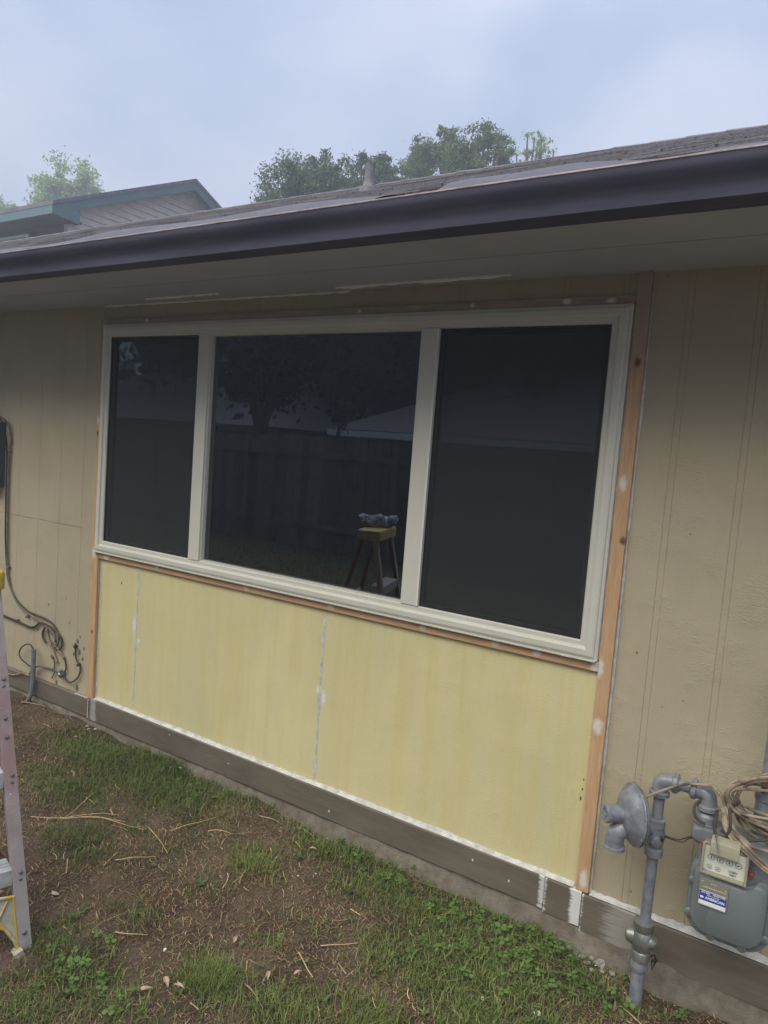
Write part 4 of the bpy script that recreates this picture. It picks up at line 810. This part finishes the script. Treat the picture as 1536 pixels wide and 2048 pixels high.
# ------------------------------------------------------------------ the yard behind the camera (mirrored in the window)
def fence(xa, xb, y, zt, lab, low=0.):
    F_ = empty('fence', ((xa+xb)/2, y, 0), lab, 'fence', 'back yard fences'); b = MB(); x = xa
    while x < xb:
        h = zt + rnd.uniform(-.012, .012); b.box((x, y-.018, -.05+low), (x+.137, y+rnd.uniform(-.004, .002), h)); x += .142
    b.build('board_panel', M_board, F_); b = MB()
    for z in (.35, 1.5): b.box((xa, y+.004, z), (xb, y+.045, z+.09))
    b.build('fence_rail', M_board, F_)
    x = xa
    while x <= xb: MB().box((x-.045, y+.0035, -.1), (x+.045, y+.095, zt-.02)).build('fence_post', M_board, F_); x += 2.4
fence(-16, -8.2, -7.0, 1.80, 'weathered board fence section mirrored at left in the window')
MB()
fence(-8.05, 6, -6.8, 1.84, 'darker board fence section mirrored in the middle and right panes')
b = MB(); b.box((-16, -6.98, 1.50), (-8.2, -6.93, 1.72)); tag(b.build('fence_board', M_board), 'wide pale board running along the top of the back fence', 'board')
def mirror_house(x0, x1, y0, ez, slope, dep, hip, mr, lab, trimm):
    Hm = empty('neighbor_house', ((x0+x1)/2, y0, 0), lab, 'house'); MB().box((x0+.4, y0-dep, -.1), (x1-.4, y0-.5, ez)).build('wall', M_hwall, Hm)
    yr = y0 - dep/2; zr2 = ez + slope*dep/2; b = MB(); b.add([(x0, y0, ez), (x1, y0, ez), (x1-hip, yr, zr2), (x0+hip, yr, zr2), (x0, y0-dep, ez), (x1, y0-dep, ez), (x0, y0, ez-.02), (x1, y0, ez-.02), (x1, y0-dep, ez-.02), (x0, y0-dep, ez-.02)], [(0,1,2,3), (3,2,5,4), (0,3,4), (1,5,2), (6,9,8,7)]); b.build('roof', mr, Hm)
    b = MB(); b.box((x0, y0, ez-.17), (x1, y0+.03, ez-.02)); b.build('fascia', trimm, Hm)
mirror_house(-10.9, 4, -12, 2.12, .42, 9, 3.2, M_roofg, 'low grey-roofed house with a pale eave board, mirrored above the back fence', M_far)
mirror_house(-24, -12.2, -11.5, 2.05, .55, 9, 5.0, M_roofg, 'grey hipped roof mirrored at the left above the fence', M_brown)
G2 = 'tall trees mirrored in the window'
for i, (x, y, h, cr_2, lb) in enumerate(((-19, -17, 11, 3.6, 'dark broad tree mirrored in the left pane'), (-14.5, -16.5, 12, 3.8, 'dark tree mirrored at the left of the middle pane'), (-10.5, -18.5, 13, 4.0, 'tallest dark tree mirrored in the middle pane'), (-6.5, -18, 12.5, 3.8, 'dark tree mirrored at the right edge of the middle pane'), (-2.5, -18.5, 12, 3.8, 'dark tree mirrored at the top of the right pane'), (-25, -18, 11, 3.8, 'dark tree mirrored at the far left of the window'))):
    tree('tree', (x, y, 0), h, cr_2*1.15, h-cr_2*1.45, M_leafn, .36, 170, 95, lb, G2, 30+i, 1.45, .34, cut=-.97)
for i, (x, y, lb) in enumerate(((-22, -22, 'low dark evergreen mirrored behind the far left house'), (-16.5, -22.5, 'low dark evergreen mirrored between the two houses'), (-11.5, -23, 'low dark evergreen mirrored over the middle of the back fence'), (-7.5, -24, 'low dark evergreen mirrored above the pale eave'), (-3, -24, 'low dark evergreen mirrored low in the right pane'), (1.5, -24, 'low dark evergreen mirrored at the far right'))):
    tree('evergreen_tree', (x, y, 0), 6.5, 3.2, 3.9, M_leafn, .45, 240, 80, lb, 'evergreens mirrored behind the houses', 60+i, 1.1, .34, cut=-.9)
tree('small_tree', (-9.9, -8.6, 0), 4.0, 1.5, 2.9, M_leafn, .16, 70, 45, 'small bushy tree just beyond the mirrored fence', G2, 51, .8, .34)
# ------------------------------------------------------------------ grass, clover, straw, chips
def blob(x, y, lst):
    d_ = np.zeros_like(x)
    for px, py, rx, ry, a in lst: d_ = np.maximum(d_, a*np.exp(-(((x-px)/rx)**2 + ((y-py)/ry)**2)))
    return d_
GR = [(-2.9,-.20,.38,.14,1),(-2.62,-.05,.30,.10,.9),(-2.85,-.48,.22,.12,.8),(-2.52,-.24,.28,.13,1),(-2.22,-.06,.22,.08,.6),(-2.46,-.70,.16,.10,.7),(-2.33,-.52,.14,.07,.35),(-1.72,-.12,.16,.10,.5),(-1.48,-.10,.16,.08,.7),(-1.82,-.38,.12,.10,.45),
      (-1.04,-.20,.28,.12,.9),(-.78,-.10,.2,.10,.9),(-.77,-.32,.26,.14,1),(-.56,-.18,.14,.10,.7),(-1.30,-.22,.2,.12,.7),(-1.0,-.46,.24,.13,.8),(-.76,-.52,.2,.12,.9),(-1.505,-.90,.10,.08,.95),(-1.22,-.84,.20,.09,.55),(-1.86,-1.12,.13,.10,.8),(-2.03,-1.10,.12,.09,.6),(-1.86,-1.3,.16,.1,.6),(-1.40,-.52,.10,.07,.25),(-1.86,-.6,.16,.08,.2),(-1.9,-.85,.14,.07,.35),(-1.45,-.68,.10,.06,.35),(-.34,-.14,.1,.05,.25),(-.98,-.72,.15,.08,.7),(-.6,-.4,.14,.1,.6),(-3.72,-.03,.05,.03,.5),(-1.65,-1.15,.2,.1,.5)]
CL = [(-.80,-.12,.16,.07,1),(-.70,-.22,.15,.08,1),(-1.02,-.14,.12,.07,.8),(-1.28,-.12,.12,.06,.8),(-.55,-.22,.09,.07,.8),(-.42,-.21,.05,.05,.8),(-1.82,-1.12,.12,.06,.8),(-1.95,-1.0,.08,.05,.5),(-.92,-.36,.12,.07,.6),(-1.55,-.05,.08,.04,.6),(-.40,-.02,.05,.03,.6),(-.24,-.12,.05,.03,.35),(-.72,-.40,.1,.06,.6),(-2.5,-.17,.15,.06,.3),(-2.1,-1.02,.06,.04,.5)]
def pnoise(x, y): return .5 + .22*np.sin(13*x+4*y+1)*np.cos(11*y-6*x) + .16*np.sin(31*x-9*y)*np.sin(27*y+3) + .12*np.sin(61*x+37*y)
def sample(n, box, dens):
    x = NR.uniform(box[0], box[1], n); y = NR.uniform(box[2], box[3], n); k = NR.uniform(0, 1, n) < dens(x, y); return x[k], y[k]
def blades(name, x, y, hmin, hmax, w, m, lab, flat=.9, z0=-.002):
    n = len(x); z = gz(x, y) + z0; h = NR.uniform(hmin, hmax, n); a = NR.uniform(0, 2*np.pi, n); ln = NR.uniform(.35, flat, n)
    dx, dy = np.cos(a), np.sin(a); px, py = -dy, dx; ww = w*NR.uniform(.6, 1.3, n)
    def P(t_, bend, s_): 
        r_ = h*(ln*bend); zz = h*t_*np.sqrt(np.clip(1-(ln*bend/np.maximum(t_, 1e-3)*.9)**2, .05, 1))
        return np.stack([x + dx*r_ + px*ww*s_, y + dy*r_ + py*ww*s_, z + zz], -1)
    p = [P(0.001, 0, -.5), P(0.001, 0, .5), P(.5, .28, .45), P(.5, .28, -.45), P(.98, .95, .12), P(.98, .95, -.12)]
    p[0][:, 2] = z; p[1][:, 2] = z
    V = np.stack(p, 1).reshape(-1, 3); i = np.arange(n)[:, None]*6
    Fq = np.concatenate([np.stack([i+0, i+1, i+2, i+3], -1).reshape(-1, 4), np.stack([i+3, i+2, i+4, i+5], -1).reshape(-1, 4)]); return tag(raw(name, V, Fq, m), lab, 'grass', kind='stuff')
def wallok(y): return (y < -.035)
dg = lambda x, y: np.clip(blob(x, y, GR)*(.45 + 1.15*pnoise(x, y)) - .06, .0, 1)*wallok(y)
x, y = sample(280000, (-4.4, .3, -1.9, -.03), dg); blades('grass', x, y, .014, .046, .0032, M_grass, 'short dark green grass growing in patches on the soil', flat=1.08)
x, y = sample(60000, (-4.4, .3, -1.9, -.03), lambda x, y: np.clip(.42*pnoise(x*1.7, y*1.7)**2+.02, 0, 1)*wallok(y)); blades('grass_sprigs', x, y, .012, .030, .0026, M_grass, 'thin scattered grass sprigs on the bare soil')
YG = [(-1.82,-.36,.10,.08,1),(-1.72,-.40,.09,.05,.8),(-1.62,-.14,.06,.04,.9),(-2.55,-.30,.16,.06,.35),(-1.02,-.5,.12,.07,.5),(-2.9,-.3,.2,.08,.3),(-1.2,-.85,.14,.05,.5),(-1.02,-.75,.12,.06,.6),(-2.2,-.2,.1,.05,.3),(-1.3,-.12,.1,.04,.4)]
x, y = sample(40000, (-3.4, -.4, -1.2, -.03), lambda x, y: blob(x, y, YG)*.8*wallok(y)); blades('yellow_grass', x, y, .02, .055, .0032, M_grassy, 'yellowish green grass tufts among the darker grass')
TF = [(-1.505, -.905, .040, 700, .085), (-1.62, -.13, .03, 200, .07), (-1.00, -.80, .08, 300, .06), (-2.62, -.14, .08, 400, .06), (-1.25, -.93, .08, 300, .06)]
tx_, ty_ = [], []
for px, py, s_, nn, hh in TF: tx_.append(NR.normal(px, s_, nn)); ty_.append(NR.normal(py, s_*.8, nn))
blades('tall_grass', np.concatenate(tx_), np.concatenate(ty_), .03, .07, .0026, M_grass, 'taller fine grass tufts near the bottom of the picture', flat=1.05)
x, y = sample(60000, (-13, 5, -6.75, -2.0), lambda x, y: np.clip(.25+.5*pnoise(x*.3, y*.3), 0, 1)); blades('lawn', x, y, .04, .09, .010, M_clover, 'mown lawn reaching back to the fence, seen in the window')
# clover: three round leaflets on a short stem
x, y = sample(15000, (-4.2, .1, -1.4, -.04), lambda x, y: np.clip(blob(x, y, CL)*(.4+.9*pnoise(x, y)), 0, 1)*.75*wallok(y)); n = len(x)
z = gz(x, y) + NR.uniform(.010, .036, n); Vl = []; rl = NR.uniform(.005, .0115, n); tl = NR.uniform(-.35, .35, (n, 2)); a0 = NR.uniform(0, 6.28, n)
for k in range(3):
    a = a0 + k*2.094
    for q in range(6):
        th = a + (q-2.5)/2.5*.95; rr3 = rl*(1.9*np.cos((q-2.5)/2.5*.75)) if q not in (0, 5) else rl*.55
        ox, oy = np.cos(th)*rr3, np.sin(th)*rr3; Vl.append(np.stack([x+ox, y+oy, z + ox*tl[:, 0] + oy*tl[:, 1]], -1))
V = np.stack(Vl, 1).reshape(-1, 3); tag(raw('clover', V, np.arange(len(V)).reshape(-1, 6), M_clover), 'bright green clover and low weeds along the wall', 'clover', kind='stuff')
# broad-leaf weeds: narrow leaves in loose rosettes, several sizes
rx_, ry_ = sample(1500, (-4.2, .1, -1.5, -.04), lambda x, y: np.clip(blob(x, y, GR)*.35 + .03, 0, 1)*wallok(y)); Vl = []; 
for x0_, y0_ in zip(rx_, ry_):
    k_n = rnd.randint(4, 8); sz_ = rnd.uniform(.010, .030); zz_ = float(gz(x0_, y0_)) + .004
    for k in range(k_n):
        a = rnd.uniform(0, 6.28); ln_ = sz_*rnd.uniform(.6, 1.1); w_ = ln_*rnd.uniform(.16, .30); rise = ln_*rnd.uniform(.15, .8); ca, sa = math.cos(a), math.sin(a)
        Vl.append([(x0_, y0_, zz_), (x0_+ca*ln_*.5-sa*w_, y0_+sa*ln_*.5+ca*w_, zz_+rise*.7), (x0_+ca*ln_, y0_+sa*ln_, zz_+rise), (x0_+ca*ln_*.5+sa*w_, y0_+sa*ln_*.5-ca*w_, zz_+rise*.7)])
V = np.array(Vl).reshape(-1, 3); tag(raw('weeds', V, np.arange(len(V)).reshape(-1, 4), leaf_mat('weed leaves', (.06, .10, .035), (.20, .25, .09), .25)), 'low mixed broad-leaf weeds scattered through the grass', 'weeds', kind='stuff')
# soil crumbs
x, y = sample(26000, (-4.4, .4, -1.9, -.028), lambda x, y: np.clip(.2+.9*pnoise(x*1.3+5, y*1.3), 0, 1)); n = len(x); z = gz(x, y); c3 = NR.uniform(.0012, .0050, n)**1.0
T4 = np.array([(1,0,-.3),(-.5,.87,-.3),(-.5,-.87,-.3),(.1,.1,.8)]); Rj = T4[None]*c3[:, None, None] + NR.normal(size=(n, 4, 3))*c3[:, None, None]*.28; V = (Rj + np.stack([x, y, z+.001], -1)[:, None]).reshape(-1, 3); i = np.arange(n)[:, None]*4
tag(raw('soil_crumbs', V, np.concatenate([i+np.array([[0,1,3]]), i+np.array([[1,2,3]]), i+np.array([[2,0,3]])]), Mt('soil crumbs', (.12, .088, .064), rough=.95, spec=.1, island=.55)), 'small clods and crumbs of brown soil', 'soil', kind='stuff')
# flat litter of dry straw
def litter(name, n, lmin, lmax, w, m, lab, dens, box=(-4.4, .4, -1.9, -.03), lift=.004, pw=1.6):
    x, y = sample(n, box, dens); n = len(x); a = NR.uniform(0, 3.14159, n); Ln = lmin + (lmax-lmin)*NR.uniform(0, 1, n)**pw; cv = NR.uniform(-.5, .5, n); rows = []
    ww = w*NR.uniform(.5, 1.3, n); zo = NR.uniform(.0, lift, n); tlt = NR.normal(0, .12, n)
    for t_ in (-.5, -.17, .17, .5):
        th = a + cv*t_; cx, cy = x + np.cos(th)*Ln*t_, y + np.sin(th)*Ln*t_ ; cy = np.minimum(cy, -.027)
        zz = gz(cx, cy) + .0025 + zo + np.abs(tlt)*Ln*(t_+.5)*.6
        rows += [np.stack([cx - np.sin(th)*ww*.5, cy + np.cos(th)*ww*.5, zz], -1), np.stack([cx + np.sin(th)*ww*.5, cy - np.cos(th)*ww*.5, zz + ww*.3], -1)]
    V = np.stack(rows, 1).reshape(-1, 3); i = np.arange(n)[:, None]*8; Fq = np.concatenate([np.stack([i+2*k, i+2*k+1, i+2*k+3, i+2*k+2], -1).reshape(-1, 4) for k in range(3)])
    return tag(raw(name, V, Fq, m), lab, 'litter', kind='stuff')
litter('straw_litter', 150000, .005, .034, .0019, M_straw, 'fine brown dry grass litter covering the soil', lambda x, y: np.clip(.75 - .45*blob(x, y, GR), .1, 1)*(.35+.9*pnoise(x*.8+2, y*.8))*wallok(y))
litter('dry_stalks', 500, .04, .12, .0030, M_straw2, 'longer pale dry stalks lying on the soil', lambda x, y: np.clip(.7 - .6*blob(x, y, GR), .03, 1)*wallok(y), lift=.012, pw=2.2)
# single long stems
LS = [((-2.732,-.448),(-2.642,-.671)),((-2.752,-.738),(-2.412,-.519)),((-2.70,-.70),(-2.48,-.50)),((-2.219,-.444),(-2.154,-.248)),((-2.098,-.347),(-2.004,-.309)),((-2.235,-.705),(-2.147,-.583)),((-1.322,-.576),(-1.215,-.507)),((-1.903,-.957),(-1.819,-.891)),((-1.394,-.866),(-1.291,-.90)),((-2.298,-.495),(-2.128,-.536)),((-3.9,-.09),(-3.72,-.05)),((-2.60,-.60),(-2.30,-.52)),((-2.02,-.12),(-1.92,-.10))]
STL = ['pale straw stem pointing toward the ladder at the left', 'longest pale straw stem, lying across the soil right of the ladder', 'straw stem lying alongside the longest one near the ladder', 'straw stem slanting up toward the grass from the middle of the bare soil', 'short straw stem between the bare soil and the green strip by the wall', 'straw stem on bare soil left of the middle of the yard', 'straw stem on bare soil in the lower middle of the picture', 'straw stem just above the fine grass tuft at the bottom', 'straw stem right of the fine grass tuft at the bottom edge', 'thin straw stem below the grassy strip in the middle of the bare soil', 'straw stem near the grey conduit at the left wall', 'thin straw stem crossing the end of the longest one', 'small straw stem lying close to the skirt board under the left panel seam']
for i, (p, q_) in enumerate(LS):
    mx_ = ((p[0]+q_[0])/2 + rnd.uniform(-.02, .02), (p[1]+q_[1])/2 + rnd.uniform(-.02, .02)); P = []
    for t_ in np.linspace(0, 1, 9):
        xx = (1-t_)**2*p[0] + 2*t_*(1-t_)*mx_[0] + t_*t_*q_[0]; yy = (1-t_)**2*p[1] + 2*t_*(1-t_)*mx_[1] + t_*t_*q_[1]; P.append((xx, yy, float(gz(xx, yy)) + .010 + .008*math.sin(t_*3)))
    tag(MB().tube(P, [.0022*(1-.5*k/8) for k in range(9)], 6).build('straw_stem', M_straw2), STL[i], 'straw', 'straw stems on the soil')
def chip(x, y, s_, m, nm, lab, cat, grp, th=.004, z=None):
    n = rnd.randint(5, 7); a0 = rnd.uniform(0, 6); pts = [(s_*rnd.uniform(.6, 1.1)*math.cos(a0+2*math.pi*k/n), s_*rnd.uniform(.4, .8)*math.sin(a0+2*math.pi*k/n)) for k in range(n)]
    b = MB(); b.prism(pts, 0, th, 'xy', th*.2); R_ = Matrix.Rotation(rnd.uniform(0, 6), 3, 'Z') @ Matrix.Rotation(rnd.uniform(-.35, .35), 3, 'X'); o = Vector((x, y, (float(gz(x, y)) if z is None else z) + .008)); b.v = [tuple(R_ @ Vector(v) + o) for v in b.v]
    return tag(b.build(nm, m), lab, cat, grp)
ML = ['leftmost mortar chunk at the wall foot under the painted skirt joint', 'small mortar chunk second from the left in the rubble', 'mortar chunk below the white brush mark on the skirt board', 'mortar chunk left of the two big pale ones', 'second largest mortar chunk in the rubble left of the gas pipe', 'mortar chunk tucked behind the largest one', 'largest flat mortar chunk, left of the gas pipe valve', 'mortar chunk in front of the largest one among the clover', 'mortar chunk nearest the gas pipe on the yard side', 'mortar chunk closest to the wall in the left of the rubble', 'rightmost mortar chunk, just left of the gas pipe', 'tiny mortar chunk against the wall at the left of the rubble', 'mortar chunk against the wall behind the largest one', 'mortar chunk farthest out into the clover']
for k_, (x, y, s_) in enumerate(((-.711,-.055,.012),(-.66,-.045,.010),(-.63,-.06,.012),(-.60,-.07,.014),(-.575,-.075,.018),(-.545,-.065,.012),(-.515,-.075,.028),(-.55,-.095,.016),(-.50,-.10,.012),(-.585,-.045,.012),(-.47,-.085,.014),(-.62,-.035,.010),(-.535,-.045,.014),(-.53,-.115,.012))):
    chip(x, y, s_, M_rub, 'mortar_chunk', ML[k_], 'rubble', 'mortar chunks by the gas pipe', .005)
PL = ['white chip in the grass by the wall under the left seam', 'smaller white chip beside the one under the left seam', 'white chip in the grass at the bottom, left of the broken pair', 'larger piece of the broken white chip pair at the bottom right', 'smaller piece of the broken white chip pair at the bottom right', 'tiny white chip in the clover below the middle of the right panel', 'white chip on bare soil right of the ladder foot', 'tiny white chip on soil beside the yellowish grass tuft', 'white chip near the wall below the middle panel seam', 'tiny white chip just below the one at the middle seam', 'tiny white chip on soil in the middle of the yard', 'tiny white chip right of the one in the middle of the yard', 'white crumb at the wall corner under the left cedar strip', 'second white crumb under the left cedar strip', 'rightmost white crumb under the left cedar strip', 'flat white chip on soil in front of the left cedar strip']
for k_, (x, y, s_) in enumerate(((-2.60,-.05,.012),(-2.63,-.08,.008),(-.778,-.444,.011),(-.61,-.395,.012),(-.625,-.405,.007),(-.751,-.288,.006),(-1.722,-.90,.009),(-1.909,-.305,.005),(-1.689,-.05,.007),(-1.554,-.142,.006),(-1.613,-.342,.005),(-1.566,-.292,.005),(-3.33,-.055,.012),(-3.30,-.07,.010),(-3.27,-.05,.008),(-3.28,-.16,.010))):
    chip(x, y, s_, M_chip, 'paint_chip', PL[k_], 'paint chip', 'white paint chips', .0025)
chip(-2.252, -.95, .020, Mt('tan chip', (.5, .42, .34), rough=.8), 'bark_chip', 'pale tan flat chip on the soil near the ladder foot', 'chip', None, .004)
x, y = sample(420, (-4.2, .2, -1.4, -.04), lambda x, y: np.clip(.25 + 1.2*np.exp(-((y+.1)/.15)**2) , 0, 1)*.8); n = len(x); z = gz(x, y) + .010; s3 = NR.uniform(.0008, .0024, n)
V = np.stack([np.stack([x-s3, y-s3, z], -1), np.stack([x+s3, y-s3*.6, z+.001], -1), np.stack([x+s3*.7, y+s3, z+.0015], -1), np.stack([x-s3, y+s3, z], -1)], 1).reshape(-1, 3)
tag(raw('paint_flakes', V, np.arange(n*4).reshape(-1, 4), M_chip), 'tiny white paint flakes sprinkled over the soil along the wall', 'paint flakes', kind='stuff')
DL = ['dry pink-brown leaf, leftmost of three by the fine grass tuft', 'dry leaf in the middle of the three left of the fine grass tuft', 'dry leaf nearest the fine grass tuft at the bottom', 'dry leaf right of the fine grass tuft on bare soil', 'small dry leaf close to the wall near the middle panel seam', 'dry leaf standing on bare soil above the fine grass tuft', 'small dry leaf at the bottom between the grass tufts']
for k_, (x, y, s_, an) in enumerate(((-1.627,-1.06,.024,.9),(-1.60,-1.0,.026,-.5),(-1.56,-.985,.020,.2),(-1.36,-.80,.022,-.9),(-1.675,-.17,.018,.3),(-1.56,-.739,.020,2.),(-1.30,-.726,.016,1.2))):
    b = MB(); vs = []; 
    for i in range(9):
        t_ = i/8; w = .32*math.sin(math.pi*t_**.8)*s_; xx = (t_-.5)*2*s_; zz = .006*math.sin(t_*3.1) ; vs += [(xx, -w, zz+.003), (xx, 0, zz), (xx, w, zz+.004)]
    b.add(vs, [(i*3+k, i*3+k+1, (i+1)*3+k+1, (i+1)*3+k) for i in range(8) for k in range(2)]); R_ = Matrix.Rotation(an, 3, 'Z'); o = Vector((x, y, float(gz(x, y)) + .016)); b.v = [tuple(R_ @ Vector(v) + o) for v in b.v]
    tag(b.build('dry_leaf', M_dleaf), DL[k_], 'leaf', 'dry leaves on the ground')

# ------------------------------------------------------------------ hazy damp air
b = MB(); b.box((-75, -45, -1.5), (45, 45, 18.5)); HZ = tag(b.build('haze', None), 'thin pale blue haze in the air', 'haze', kind='stuff')
hm = bpy.data.materials.new('haze air'); hm.use_nodes = True; t = hm.node_tree; t.nodes.clear(); o_ = N(t, 'ShaderNodeOutputMaterial'); pv = N(t, 'ShaderNodeVolumePrincipled')
pv.inputs['Color'].default_value = (.74, .84, 1.0, 1); pv.inputs['Density'].default_value = .0085; pv.inputs['Anisotropy'].default_value = .1
t.links.new(pv.outputs[0], o_.inputs['Volume']); HZ.data.materials.append(hm)
